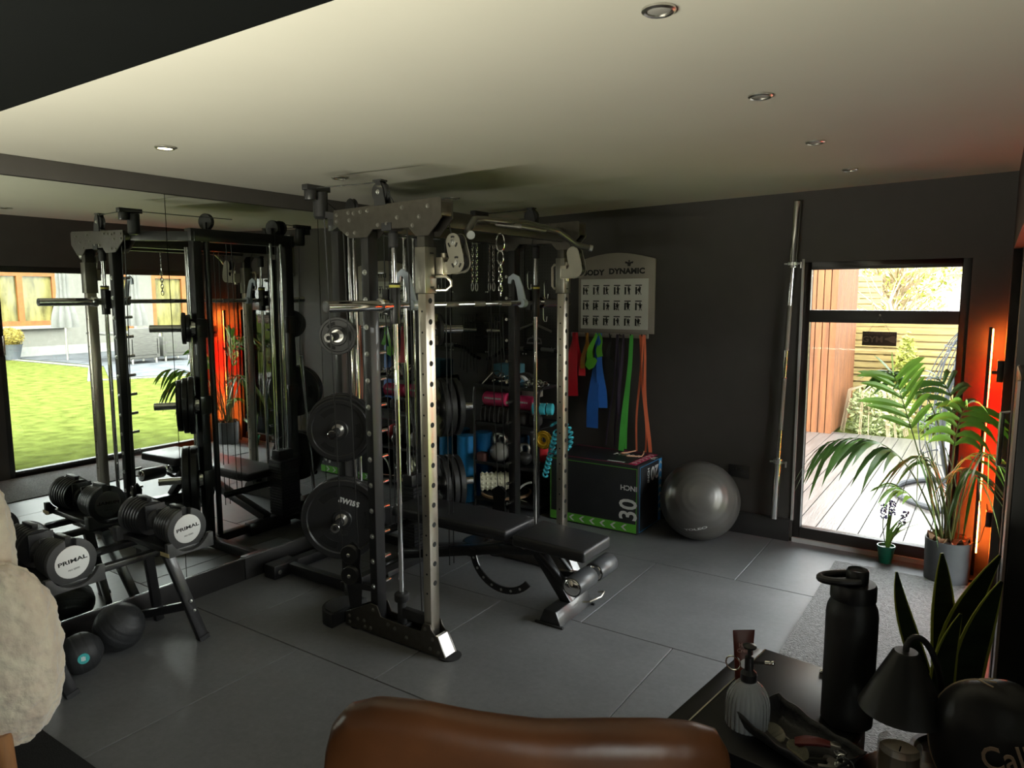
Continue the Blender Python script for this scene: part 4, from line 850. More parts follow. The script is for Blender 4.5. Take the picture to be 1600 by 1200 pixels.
hang('resistance_band', 'short amber yellow resistance band between the red and the green one', band_mat('amber', (.45, .20, .02)), [fold(-2.63, 1.40, -2.655, 1.12, .015, .04, 4.95), fold(-2.622, 1.40, -2.60, 1.15, .015, .04, 4.96, ph=2)])
hang('resistance_band', 'bright green latex band knotted over the blue one on the board', band_mat('green', (.13, .50, .04)), [fold(-2.54, 1.40, -2.60, 1.17, .02, .05, 4.935, ph=1), fold(-2.515, 1.40, -2.50, 1.22, .02, .05, 4.94), ([(-2.61, 4.93, 1.13), (-2.575, 4.925, 1.17), (-2.53, 4.93, 1.20)], [.05, .09, .03], (.5, 0, -.8))])
hang('resistance_band', 'long wide blue latex resistance band hanging from the board', band_mat('blue', (.03, .15, .55)), [fold(-2.53, 1.40, -2.565, .66, .03, .10, 4.945), fold(-2.515, 1.40, -2.49, .82, .02, .07, 4.955, ph=1.5)])
hang('resistance_band', 'wide black latex band flap behind the blue resistance band', band_mat('black', (.02, .02, .022)), [fold(-2.44, 1.40, -2.44, 1.20, .01, .03, 4.965), ([(-2.56, 4.975, 1.08), (-2.47, 4.972, 1.13), (-2.40, 4.97, 1.17)], [.16, .18, .12], (.2, 0, 1))])
def loop_band(x0, x1, z1, w, off, y=4.955, n=18):
    L_ = []; 
    for s_, dx in ((-1, off), (1, off)):
        L_.append(fold(x0+s_*.012, 1.395, x1+s_*dx, z1, w, w, y+(.01 if s_ > 0 else 0), n, .008, s_))
    return L_
hang('loop_band', 'thin dark purple loop resistance bands hanging over the plyometric box', band_mat('purple', (.06, .045, .075)), loop_band(-2.345, -2.40, .53, .014, .05)+loop_band(-2.345, -2.36, .53, .018, .02, 4.965))
hang('loop_band', 'long bright green loop resistance band hanging down to the box top', band_mat('lime', (.12, .62, .10)), [fold(-2.262, 1.395, -2.285, .52, .016, .02, 4.965, 18, .003), fold(-2.248, 1.395, -2.315, .505, .030, .045, 4.95, 18, .003)])
ob = hang('loop_band', 'pair of orange loop resistance bands trailing onto the box top', band_mat('orange', (.80, .19, .09)), [fold(-2.175, 1.395, -2.19, .52, .022, .014, 4.95, 18, .008), fold(-2.155, 1.395, -2.09, .515, .014, .026, 4.955, 18, .006, 1), fold(-2.165, 1.395, -2.13, .51, .012, .014, 4.965, 18, .01, 2)])
mb = MB(); mb.tube([(-2.19, 4.94, .52), (-2.24, 4.90, .508), (-2.28, 4.86, .506), (-2.2, 4.80, .506), (-2.1, 4.84, .506), (-2.12, 4.92, .508), (-2.13, 4.95, .52)], .005, 6); obj('trailing_loop', mb, mat('band_peach', (.85, .50, .32), .5), ob)
# ================================================================== PLYO BOX
bxm = mat('plyo_foam_cover_black', (.020, .021, .023), .5, bump=.1, bscale=120)
pb = thing('plyometric_box', 'black foam plyometric box printed 30 INCH with a green stripe, by the back wall', 'box', (-2.36, 4.78, 0))
mb = MB(); mb.box(-2.725, -2.0, 4.56, 5.0, 0, .5); obj('box_body', mb, bxm, pb, bev=.008, seg=3)
gm = mat('print_green', (.14, .50, .05), .5); pm = mat('print_pink', (.55, .03, .12), .5); bm_ = mat('print_blue', (.05, .32, .70), .5); wm = mat('print_white', (.75, .75, .72), .5)
mb = MB(); Yf = 4.5585; mb.box(-2.715, -2.01, Yf, Yf+.002, .012, .075).box(-2.715, -2.711, Yf, Yf+.002, .075, .478).box(-2.014, -2.01, Yf, Yf+.002, .075, .478).box(-2.715, -2.01, Yf, Yf+.002, .474, .478); obj('front_stripe', mb, gm, pb)
mb = MB()
for k in range(7): x = -2.10-k*.085; mb.prism([(x, .066), (x+.018, .066), (x-.010, .044), (x+.018, .022), (x, .022), (x-.028, .044)], 'y', Yf-.001, Yf+.001)
obj('front_chevrons', mb, wm, pb)
obj('lettering', text('30', .19, frame((-2.068, Yf-.0002, .175), (0, 0, 1), (-1, 0, 0)), .001, (.85, 1.0), bold=.003), wm, pb)
obj('lettering', text('INCH', .056, frame((-2.072, Yf-.0002, .335), (-1, 0, 0), (0, 0, -1)), .001, (.95, .9), bold=.0012), wm, pb)
Xs = -1.9995
mb = MB(); mb.box(Xs, Xs+.002, 4.585, 4.588, .015, .485).box(Xs, Xs+.002, 4.585, 4.975, .012, .015).box(Xs, Xs+.002, 4.585, 4.975, .482, .485).box(Xs, Xs+.002, 4.925, 4.975, .015, .485); obj('side_stripe', mb, bm_, pb)
mb = MB()
for k in range(7): z = .45-k*.06; mb.prism([(4.93, z), (4.93, z-.012), (4.95, z+.008), (4.97, z-.012), (4.97, z), (4.95, z+.02)], 'x', Xs+.001, Xs+.003)
obj('side_chevrons', mb, wm, pb)
obj('lettering', text('20', .13, frame((Xs+.002, 4.84, .40), (0, 0, 1), (0, -1, 0)), .001, bold=.003), wm, pb) if False else obj('lettering', text('20', .14, frame((Xs+.002, 4.845, .405), (0, -1, 0), (0, 0, -1)), .001, bold=.003), wm, pb)
obj('lettering', text('INCH', .045, frame((Xs+.002, 4.735, .40), (0, 0, 1), (0, -1, 0)), .001, bold=.001), wm, pb)
mb = MB(); mb.box(-2.09, -2.03, 4.585, 4.975, .4995, .5015).box(-2.715, -2.03, 4.58, 4.583, .4995, .5015).box(-2.715, -2.03, 4.975, 4.978, .4995, .5015); obj('top_stripe', mb, pm, pb)
mb = MB()
for k in range(6): y = 4.62+k*.06; mb.prism([(-2.08, y), (-2.08, y+.012), (-2.06, y+.03), (-2.04, y+.012), (-2.04, y), (-2.06, y+.018)], 'z', .501, .5025)
obj('top_chevrons', mb, wm, pb)
obj('lettering', text('24 INCH', .09, frame((-2.16, 4.86, .5003), (-1, 0, 0), (0, -1, 0)), .001, bold=.002), wm, pb); 
mb = MB()
for k in range(8): x = -2.27+k*.017; mb.prism([(x, 4.61), (x+.012, 4.61), (x+.015, 4.63), (x+.003, 4.63)], 'z', .5, .5015)
obj('small_logo', mb, wm, pb)
# exercise ball
t_ = ribbed_ball('exercise_ball', (-1.62, 4.745, .272), .27, 'large glossy graphite grey inflatable exercise ball on the floor by the box', 34, (.35, -.85, .38), .0012, mat('burst_resist_pvc_graphite', (.17, .16, .15), .32, .45, var=.15, scale=4))
dd = Vector((.20, -.85, -.50)).normalized(); K = frame(Vector((-1.62, 4.745, .272))+dd*.2725, Vector((.95, .22, .35)), Vector((-.2, -.4, .8)))
tb_b = text('YOLEO', .034, K, .0012, (1.5, .75), bold=.001); cB = Vector((-1.62, 4.745, .272)); tb_b.v = [tuple(cB+(Vector(p)-cB).normalized()*.2722) for p in tb_b.v]; obj('lettering', tb_b, M_disc, t_)
# socket
t_ = thing('wall_socket', 'black double wall socket on the back wall above the exercise ball', 'socket', (-1.442, 5.04, .40))
mb = MB(); mb.box(-1.515, -1.369, 5.03, 5.04, .400, .486); obj('socket_plate', mb, mat('black_nickel', (.05, .05, .05), .25, .6), t_, bev=.002)
for x in (-1.478, -1.407):
    mb = MB(); mb.box(x-.004, x+.004, 5.0293, 5.0305, .452, .462).box(x-.012, x-.006, 5.0293, 5.0305, .43, .434).box(x+.006, x+.012, 5.0293, 5.0305, .43, .434); obj('pin_holes', mb, M_hole, t_)
    mb = MB(); mb.box(x+.016 if x < -1.44 else x-.024, x+.024 if x < -1.44 else x-.016, 5.026, 5.031, .455, .472); obj('switch', mb, M_plas, t_)
# barbell leaning on the wall
t_ = thing('olympic_barbell', 'long chrome olympic barbell standing upright against the back wall left of the window', 'barbell', (-1.18, 4.985, .158))
B0 = Vector((-1.176, 4.985, .158)); B1 = Vector((-1.116, 5.0, 2.29)); D_ = (B1-B0).normalized(); Lb = (B1-B0).length
mb = MB(); mb.cyl(B0+D_*.4, B1-D_*.4, .0142, n=20); obj('shaft', mb, M_chr, t_)
mb = MB()
for a, b2 in ((.62, .98), (1.16, 1.46)): mb.cyl(B0+D_*a, B0+D_*b2, .0147, n=20)
obj('knurled_grip', mb, MC['knurling'], t_)
for a, b2, c in ((0, .415, .425), (Lb, Lb-.415, Lb-.425)):
    mb = MB(); mb.cyl(B0+D_*a, B0+D_*b2, .025, n=28).cyl(B0+D_*b2, B0+D_*(2*b2-a if False else c), .034, n=28); obj('bar_sleeve', mb, M_chr, t_)
for zc in (.40, Lb-.40):
    tc = thing('barbell_collar', 'chrome spring collar clamped on the lower barbell sleeve' if zc < 1 else 'chrome spring collar clamped on the upper barbell sleeve', 'collar', B0+D_*(zc-.01)); mb = MB()
    mb.lathe([(.026, 0), (.032, 0), (.032, .02), (.026, .02)], B0+D_*(zc-.01), D_, 20); mb.bar(B0+D_*zc+Vector((.03, -.01, 0)), B0+D_*zc+Vector((.058, -.02, 0)), .012, .012).bar(B0+D_*zc+Vector((-.03, -.01, 0)), B0+D_*zc+Vector((-.05, -.02, 0)), .010, .010).bar(B0+D_*zc+Vector((.055, -.02, -.03)), B0+D_*zc+Vector((.055, -.02, .01)), .008, .008); obj('clamp', mb, M_bolt, tc)
# ================================================================== PLANTS AND LAMP
M_frond = mat('palm_leaf', (.10, .22, .045), .42, var=.35, scale=6); M_frond2 = mat('palm_leaf_bright', (.20, .40, .05), .42, var=.3, scale=6)
M_stemg = mat('palm_stem', (.13, .17, .05), .5, var=.3)
pt = thing('potted_palm', 'tall kentia palm in a slate grey round pot in front of the back window', 'plant', (-.143, 4.84, 0))
mb = MB(); mb.lathe([(.108, 0), (.115, .006), (.121, .24), (.121, .252), (.112, .252), (.108, .235), (.06, .225), (0, .225)], (-.143, 4.84, 0), n=40); obj('pot', mb, mat('pot_slate_grey', (.115, .125, .135), .6, bump=.05), pt)
q = random.Random(4)
def paper(u, v):
    a = u*2*PI; r = .03+.082*v; return (-.143+r*math.cos(a), 4.84+r*math.sin(a), .245+.03*abs(math.sin(a*5+v*3))*v+.012*math.sin(a*11))
mb = MB(); mb.surf(paper, 60, 5, cu=True); obj('kraft_paper', mb, mat('kraft_paper', (.42, .26, .15), .8, var=.25, bump=.3, bscale=30), pt)
def bez(P, n):
    out = []
    for i in range(n):
        t = i/(n-1); L = [Vector(p) for p in P]
        while len(L) > 1: L = [L[j]*(1-t)+L[j+1]*t for j in range(len(L)-1)]
        out.append(L[0])
    return out
def leafblade(mb, p, d, side_, L, w, droop):
    pts = []; k = 6
    for i in range(k):
        t = i/(k-1); pts.append(p+d*(L*t)+Vector((0, 0, -droop*L*t*t)))
    s = side_.normalized(); vs = []
    for i, pp in enumerate(pts):
        t = i/(k-1); ww = w*(math.sin(PI*min(1, .12+t*.88))**.7 if t < 1 else .02)*(1 if t < .99 else .05)
        n_ = d.cross(s).normalized(); vs += [pp-s*ww/2+n_*ww*.15, pp, pp+s*ww/2+n_*ww*.15]
    fs = []
    for i in range(k-1):
        for j in range(2): a = i*3+j; fs.append((a, a+1, a+4, a+3))
    mb.add(vs, fs)
def frond(par, P, n, L, w, start=.45, droop=.5, m_=None, spread=.9, flatn=(0, 0, 1), seed=0):
    q = random.Random(seed); path = bez(P, 28); mb = MB(); mb.tube(path, [.0065-.0045*i/27 for i in range(28)], 6); st = obj('frond_stem', mb, M_stemg, par)
    mb = MB()
    for i in range(n):
        t = start+(1-start)*(i+.5)/n; idx = min(26, int(t*27)); p = path[idx].lerp(path[idx+1], t*27-idx); d = (path[idx+1]-path[idx]).normalized()
        s = d.cross(Vector(flatn)); s = s.normalized() if s.length > .05 else Vector((1, 0, 0))
        for sg in (-1, 1):
            dd = (d*(1-spread*.3)+s*sg*spread*q.uniform(.6, 1.1)+Vector((0, 0, q.uniform(-.25, .2)))).normalized(); ll = L*(.65+.45*math.sin(PI*(.15+.75*i/n)))*q.uniform(.88, 1.1)
            leafblade(mb, p, dd, d, ll, w, droop*q.uniform(.7, 1.3))
    for sg in (-.25, .25): leafblade(mb, path[-1], ((path[-1]-path[-3]).normalized()+Vector((sg, 0, 0))).normalized(), Vector((0, 1, .1)), L*.8, w, droop)
    obj('frond', mb, m_ or M_frond, par, weld=False)
b0 = Vector((-.143, 4.84, .24)); C3 = lambda x, y, z: (x, y, z)
frond(pt, [b0+Vector((-.04, .02, 0)), (-.30, 4.84, .55), (-.42, 4.72, .95), (-.78, 4.62, .80)], 7, .27, .034, .52, 1.2, M_frond, .75, seed=1)
frond(pt, [b0+Vector((-.02, .0, 0)), (-.30, 4.84, .65), (-.38, 4.80, .95), (-.47, 4.72, 1.22)], 6, .27, .048, .60, .3, M_frond2, .8, (.25, -1, .2), seed=2)
frond(pt, [b0+Vector((0, .03, 0)), (-.17, 4.88, .8), (-.26, 4.88, 1.22), (-.52, 4.86, 1.23)], 6, .22, .034, .6, .6, M_frond, .8, seed=3)
frond(pt, [b0+Vector((.0, -.02, 0)), (-.15, 4.8, .6), (-.16, 4.7, .95), (-.10, 4.6, 1.08)], 6, .26, .046, .58, .8, M_frond2, .75, (.2, -1, .3), seed=4)
frond(pt, [b0+Vector((.02, 0, 0)), (-.08, 4.8, .6), (-.06, 4.55, .90), (.02, 4.30, .88)], 5, .23, .034, .6, .9, M_frond2, .8, seed=5)
frond(pt, [b0+Vector((.01, -.03, 0)), (-.10, 4.75, .55), (-.12, 4.5, .88), (-.02, 4.32, .74)], 6, .25, .036, .58, .9, M_frond, .8, seed=6)
frond(pt, [b0+Vector((-.03, -.02, 0)), (-.22, 4.72, .55), (-.28, 4.55, .88), (-.30, 4.36, .80)], 6, .24, .034, .6, 1.3, M_frond, .8, seed=7)
frond(pt, [b0+Vector((-.01, .04, 0)), (-.16, 4.86, .7), (-.12, 4.86, 1.1), (-.24, 4.9, 1.18)], 5, .22, .034, .62, .5, M_frond, .8, (0, -1, .2), seed=8)
frond(pt, [b0+Vector((-.05, -.01, 0)), (-.28, 4.8, .4), (-.34, 4.78, .52), (-.42, 4.74, .55)], 4, .18, .026, .6, .6, M_frond2, .7, seed=9)
mb = MB()
for k in range(16):
    a = q.uniform(0, 2*PI); r = q.uniform(.01, .06); p = b0+Vector((r*math.cos(a), r*math.sin(a), 0)); mb.tube(bez([p, p+Vector((q.uniform(-.05, .03), q.uniform(-.04, .03), .25)), p+Vector((q.uniform(-.16, .07), q.uniform(-.12, .03), q.uniform(.4, .6)))], 8), .0035, 5)
mb.tube(bez([b0, (-.06, 4.8, .6), (.01, 4.7, .9), (.0, 4.66, 1.12)], 12), .002, 5)
obj('bare_stems', mb, M_stemg, pt)
hy = thing('potted_hyacinth', 'small purple grape hyacinth in a dark green plastic pot on the window sill floor', 'plant', (-.478, 4.955, 0))
mb = MB(); mb.lathe([(.036, 0), (.038, .003), (.05, .098), (.053, .098), (.053, .112), (.047, .112), (.044, .1), (0, .095)], (-.478, 4.955, 0), n=28); obj('pot', mb, mat('plastic_pot_green', (.01, .13, .075), .3, var=.3), hy)
mb = MB()
for k in range(16):
    a = q.uniform(0, 2*PI); p = Vector((-.478+.02*math.cos(a), 4.955+.02*math.sin(a), .10)); tip = p+Vector((.10*math.cos(a)+(.05 if k % 2 else 0), .05*math.sin(a)-.02, q.uniform(.12, .26))); P_ = bez([p, p+Vector((.01*math.cos(a), 0, .12)), tip], 7)
    mb.strip(P_, [.008, .013, .016, .016, .013, .008, .002], (math.sin(a), -math.cos(a), .2), .001)
obj('leaves', mb, M_frond2, hy, weld=False)
mb = MB(); sb_ = MB()
for cx_, cz_, tx in ((-.50, .33, -.01), (-.455, .36, .0), (-.40, .30, .05)):
    sb_.tube(bez([(-.478, 4.955, .1), (cx_-.01, 4.95, .22), (cx_, 4.94, cz_-.03)], 6), .003, 5)
    for k in range(42): a = q.uniform(0, 2*PI); h = q.uniform(-.04, .05); mb.ball((cx_+tx*(h+.04)*4+.016*math.cos(a), 4.94+.016*math.sin(a), cz_+h), .0055, 6, 4)
obj('flowers', mb, mat('flower_purple', (.10, .08, .24), .6, var=.3), hy); obj('flower_stems', sb_, M_stemg, hy)
# corner LED floor lamp
lp = thing('corner_floor_lamp', 'slim black LED corner floor lamp glowing orange and red in the back right corner', 'lamp', (-.012, 4.95, 0))
lx, ly = -.012, 4.955
mb = MB(); mb.lathe([(.072, 0), (.075, .004), (.075, .016), (.07, .02), (0, .021)], (lx-.01, ly-.01, 0), n=32); obj('lamp_base', mb, M_plas, lp)
mb = MB(); mb.box(lx-.012, lx+.006, ly-.012, ly+.01, .02, 1.50); obj('lamp_pole', mb, M_plas, lp, bev=.002)
def em(n, c, s_): return mat(n, c, .5, emit=c, es=s_)
for i, (c, z0, z1) in enumerate((((1, .16, .02), .16, .50), ((1, .05, .008), .50, .80), ((1, .012, .004), .80, 1.15), ((1, .05, .006), 1.15, 1.32), ((1, .16, .02), 1.32, 1.49))):
    mb = MB(); mb.box(lx+.006, lx+.0125, ly-.008, ly+.012, z0, z1); obj('led_strip', mb, em('led_colour_'+'abcde'[i], c, 46), lp)
t_ = thing('mains_adaptor', 'black plug adaptor with thin cable on the wall beside the corner lamp', 'plug', (.045, 4.70, .33))
mb = MB(); mb.box(.03, .06, 4.82, 4.88, .36, .45); obj('adaptor_body', mb, M_plas, t_, bev=.004)
mb = MB(); mb.tube(bez([(.035, 4.84, .45), (.02, 4.83, .52), (.04, 4.86, .5), (.04, 4.86, .42)], 10), .002, 6).tube(bez([(.03, 4.85, .36), (.01, 4.84, .28), (.03, 4.82, .24), (-.03, 4.9, .22), (-.06, 4.9, .26)], 16), .002, 6); obj('cable', mb, M_cab, t_)
t_ = thing('door_latch', 'small black latch box on the wall between patio door and corner lamp', 'latch', (.04, 4.84, 1.22))
mb = MB(); mb.box(.028, .06, 4.80, 4.90, 1.20, 1.32); obj('latch_body', mb, M_plas, t_, bev=.003); mb = MB(); mb.cyl((.028, 4.85, 1.25), (.005, 4.85, 1.25), .012); obj('latch_knob', mb, M_plas, t_)
# hanging sign
sg_ = thing('hanging_sign', 'small dark wooden sign with carved letters hanging on a string in the window', 'sign', (-.597, 5.05, 1.365))
mb = MB(); mb.box(-.694, -.500, 5.035, 5.045, 1.367, 1.455); obj('sign_board', mb, mat('dark_stained_wood', (.040, .022, .014), .6, var=.35, scale=6, stretch=(1, 1, 8)), sg_, bev=.001)
mcar = mat('carved_lettering', (.16, .10, .075), .6)
obj('lettering', text('LANGUAGE THERAPY' if False else 'LAUGHTER THERAPY', .019, frame((-.597, 5.0345, 1.442), (1, 0, 0), (0, 0, 1)), .0008), mcar, sg_)
obj('lettering', text('GYM', .052, frame((-.635, 5.0345, 1.405), (1, 0, 0), (0, 0, 1)), .0008, (1.1, 1), bold=.001), mcar, sg_)
mb = MB(); mb.prism([(-.565, 1.415), (-.545, 1.42), (-.525, 1.43), (-.508, 1.43), (-.504, 1.405), (-.508, 1.385), (-.53, 1.39), (-.545, 1.40), (-.565, 1.405)], 'y', 5.034, 5.035); obj('arm_emblem', mb, mcar, sg_)
mb = MB(); mb.tube([(-.66, 5.04, 1.455), (-.60, 5.045, 1.555), (-.54, 5.04, 1.455)], .0012, 5); obj('string', mb, mat('string_grey', (.15, .14, .13), .8), sg_)
mb = MB(); mb.cyl((-.60, 5.05, 1.555), (-.60, 5.035, 1.56), .006); obj('hook', mb, M_bolt, sg_)
def glass_ribbed():
    M = mat('ribbed_glass', (.92, .96, 1.0), .12, spec=.8, var=.03); M.node_tree.nodes['Principled BSDF'].inputs['Alpha'].default_value = .30; return M
# ================================================================== FOREGROUND: TABLE GROUP
M_gloss = mat('table_black_gloss', (.010, .010, .011), .36, spec=.28, var=.1)
tb_ = thing('side_table', 'black glossy rectangular side table at the lower right holding the water bottle', 'table', (-.30, 1.35, 0))
K = Matrix.Translation((-.470, 1.79, 0)) @ Matrix.Rotation(-.13, 4, 'Z')
mb = MB(); mb.box(.045, .325, -.455, 0, .772, .80, K); obj('tabletop', mb, M_gloss, tb_, bev=.004)
mb = MB(); mb.box(0, .04, -.455, .0, .772, .795, K); obj('edge_rail', mb, M_gloss, tb_, bev=.003)
mb = MB(); mb.box(.041, .0445, -.455, 0, .78, .7985, K); obj('edge_trim', mb, M_chr, tb_)
mb = MB(); mb.box(.01, .29, -.44, -.02, .60, .772, K); obj('drawer_case', mb, M_gloss, tb_, bev=.003)
for a in (.03, .27):
    for b2 in (-.41, -.05): mb = MB(); mb.box(a-.018, a+.018, b2-.018, b2+.018, 0, .60, K); obj('leg', mb, M_gloss, tb_, bev=.003)
mb = MB()
for p in ((.19, -.03), (.245, -.05), (.23, -.08)): mb.ball((0, 0, 0), .006, 12, 6, M=K @ Matrix.Translation((p[0], p[1], .803)))
obj('chrome_studs', mb, M_chr, tb_)
bt = thing('water_bottle', 'large matt black insulated water bottle with looped screw lid on the side table', 'bottle', (-.205, 1.562, .80))
c = (-.205, 1.562, .80); M_mb = mat('matt_black_coating', (.018, .018, .019), .5, bump=.05, bscale=200)
mb = MB(); mb.lathe([(.046, 0), (.050, .004), (.050, .235), (.048, .25), (.043, .262), (.040, .268), (0, .268)], c, n=48); obj('bottle_body', mb, M_mb, bt)
mb = MB(); mb.lathe([(.040, .268), (.044, .270), (.044, .297), (.041, .303), (.0, .304)], c, n=48); mb.lathe([(.0205, .303), (.0215, .306), (.0215, .328), (.019, .332), (.016, .328), (0, .328)], (c[0]+.006, c[1], c[2]), n=32); obj('lid', mb, M_plas, bt)
Lx = Vector((-.83, -.56, 0)); P_ = [Vector(c)+Vector((0, 0, .312))+Lx*a+Vector((.56, -.83, 0))*b2 for a, b2 in ((.0, .024), (.03, .026), (.055, .02), (.066, 0), (.055, -.02), (.03, -.026), (0, -.024))]
mb = MB(); mb.tube(bez([P_[0], P_[1], P_[2]+Lx*.02, P_[3]+Lx*.025, P_[4]+Lx*.02, P_[5], P_[6]], 20), .008, 10, flat=1.0); obj('carry_loop', mb, M_plas, bt)
gb_ = thing('glass_mister', 'ribbed clear glass plant mister with black pump on the side table', 'spray bottle', (-.385, 1.478, .80))
c = (-.374, 1.430, .80); n = 48
mb = MB()
def mist(u, v):
    prof = [(.036, 0), (.0385, .004), (.0385, .02), (.0385, .04), (.0380, .055), (.0355, .068), (.029, .082), (.020, .092), (.014, .096), (.0135, .104)]
    t = v*(len(prof)-1); i = min(int(t), len(prof)-2); f_ = t-i; r = prof[i][0]*(1-f_)+prof[i+1][0]*f_; z = prof[i][1]*(1-f_)+prof[i+1][1]*f_
    r *= 1+.035*abs(math.sin(u*PI*26)); return (c[0]+r*1.12*math.cos(u*2*PI), c[1]+r*1.12*math.sin(u*2*PI), c[2]+z+.0005)
mb.surf(mist, 208, 19, cu=True); obj('glass_body', mb, glass_ribbed(), gb_)
mb = MB(); mb.lathe([(0, .003), (.033, .003), (.0335, .045), (0, .045)], c, n=32); obj('water', mb, glass_mat('water_clear', (.85, .93, .97), 1.5), gb_)
mb = MB(); mb.lathe([(.0155, .098), (.0165, .10), (.0165, .115), (.009, .122), (.009, .150), (.004, .152), (.004, .168), (.013, .170), (.014, .174), (.004, .178), (0, .178)], c, n=24); mb.tube(bez([(c[0], c[1], c[2]+.138), (c[0]+.02, c[1], c[2]+.142), (c[0]+.032, c[1]+.0, c[2]+.146)], 6), .0028, 8).tube([(c[0], c[1], c[2]+.01), (c[0], c[1], c[2]+.1)], .002, 6); obj('pump', mb, M_plas, gb_)
mb = MB(); mb.cyl((c[0]+.032, c[1], c[2]+.146), (c[0]+.042, c[1], c[2]+.148), .0045).ball((c[0]+.046, c[1], c[2]+.149), .005, 10, 6); obj('nozzle', mb, M_chr, gb_)
mb = MB(); mb.tube([(c[0]-.03+.015*math.cos(a), c[1]-.01, c[2]+.132+.015*math.sin(a)) for a in [i*2*PI/20 for i in range(20)]], .0016, 6, closed=True); obj('finger_ring', mb, M_chr, gb_)
hc = thing('hand_cream_tube', 'red brown hand cream tube standing behind the glass mister', 'tube', (-.418, 1.555, .80))
K = Matrix.Translation((-.418, 1.552, .80)) @ Matrix.Rotation(.62, 4, 'Z') @ Matrix.Rotation(-.05, 4, 'X')
def tube_(u, v): w = .017+.008*v; t = .016*(1-v)+.0012; a = u*2*PI; return K @ Vector((w*math.cos(a), t*math.sin(a), .018+.125*v))
mb = MB(); mb.surf(tube_, 32, 8, cu=True); mb.cyl(K @ Vector((0, 0, .017)), K @ Vector((0, 0, .020)), .0165, n=24); obj('tube_body', mb, mat('tube_terracotta_brown', (.115, .022, .012), .4, var=.1), hc)
mb = MB(); mb.cyl(K @ Vector((0, 0, 0)), K @ Vector((0, 0, .018)), .014, n=24); obj('cap', mb, M_plas, hc)
obj('lettering', text('Hand\nCream', .0125, K @ frame((0, -.0072, .105), (1, 0, .0), (0, .11, 1)), .0004), mat('print_rose', (.42, .20, .15), .5), hc)
mb = MB(); mb.lathe([(.0095, 0), (.0105, 0), (.0105, .0006), (.0095, .0006)], (0, 0, 0), (0, 0, 1), 32, K @ frame((0, -.0105, .07), (1, 0, 0), (0, .11, 1))); obj('ring_logo', mb, M_disc, hc)
# valet tray with sunglasses and keys
tr = thing('leather_valet_tray', 'soft black leather valet tray with gathered corner on the side table', 'tray', (-.30, 1.40, .80))
K = Matrix.Translation((-.266, 1.402, .80)) @ Matrix.Rotation(-.45, 4, 'Z')
def tray(u, v):
    x = (u-.5)*.22; y = (v-.5)*.14; e = max(abs(u-.5)*2, abs(v-.5)*2)**6; rise = .030*e*(1+.5*max(0, (-x/.11))*1.0); k = 1-.07*e
    return K @ Vector((x*k, y*k, .003+rise+.002*math.sin(u*22+v*9)*e))
mb = MB(); mb.surf(tray, 34, 26); o = obj('tray_leather', mb, mat('soft_black_leather', (.014, .014, .015), .5, bump=.3, bscale=60), tr)
md = o.modifiers.new('s', 'SOLIDIFY'); md.thickness = .0022; md.offset = 1
mb = MB()
for k in range(4): mb.tube(bez([K @ Vector((-.105+.006*k, .02-.022*k, .005)), K @ Vector((-.118+.004*k, .01-.018*k, .035)), K @ Vector((-.104+.01*k, .02-.02*k, .058-.006*k))], 8), .007, 8)
obj('gathered_corner', mb, MC['soft_black_leather'], tr)
sgl = thing('sunglasses', 'folded sunglasses with gold reflecting lens in the valet tray', 'glasses', (-.33, 1.40, .806))
K2 = K @ Matrix.Translation((-.02, -.012, .012)) @ Matrix.Rotation(-.15, 4, 'Z') @ Matrix.Rotation(.9, 4, 'X')
mb = MB(); mb.lathe([(0, 0), (.024, 0), (.0245, .001), (0, .0014)], (0, 0, 0), (0, 0, 1), 28, K2 @ Matrix.Translation((-.03, 0, 0)) @ Matrix.Diagonal((1.15, .62, 1, 1))); mb.lathe([(0, 0), (.024, 0), (.0245, .001), (0, .0014)], (0, 0, 0), (0, 0, 1), 28, K2 @ Matrix.Translation((.032, 0, 0)) @ Matrix.Diagonal((1.15, .62, 1, 1))); obj('lens', mb, mat('gold_mirror_lens', (.75, .66, .45), .12, .9), sgl)
for y_ in (-.012, -.018): mb = MB(); mb.tube(bez([K2 @ Vector((.06, 0, 0)), K @ Vector((.045, y_, .012)), K @ Vector((.075, y_+.035, .016))], 10), .0022, 6); obj('temple', mb, M_gun, sgl)
mb = MB(); mb.tube([K2 @ Vector((-.005, .006, 0)), K2 @ Vector((.006, .006, 0))], .002, 6); obj('nose_bridge', mb, M_gun, sgl)
kf = thing('key_bunch', 'bunch of keys with a red brown leather fob in the valet tray', 'keys', (-.27, 1.42, .81))
mb = MB(); P_ = [K @ Vector(p) for p in ((.0, -.012, .022), (.016, .0, .029), (.032, .014, .031), (.05, .028, .03))]; mb.strip(P_, [.020, .026, .022, .014], K.to_3x3() @ Vector((-.6, .8, .1)), .006); obj('leather_fob', mb, mat('oxblood_leather', (.16, .022, .02), .45, bump=.15), kf, bev=.0015)
mb = MB(); mb.box(-.009, .009, -.007, .007, 0, .007, K @ Matrix.Translation((.057, .033, .027)) @ Matrix.Rotation(.7, 4, 'Z')); obj('fob_clasp', mb, M_steel, kf, bev=.001)
for i, (x, y, a, r) in enumerate(((.07, .03, 0, .011), (.085, .015, 1, .009), (.10, .0, .6, .016))):
    mb = MB(); kk = K @ Matrix.Translation((x, y, .024)) @ Matrix.Rotation(a, 4, 'X') @ Matrix.Rotation(a*.7, 4, 'Y'); mb.tube([kk @ Vector((r*math.cos(t), r*math.sin(t), 0)) for t in [j*2*PI/20 for j in range(20)]], .0014, 6, closed=True); obj('split_ring', mb, M_chr, kf)
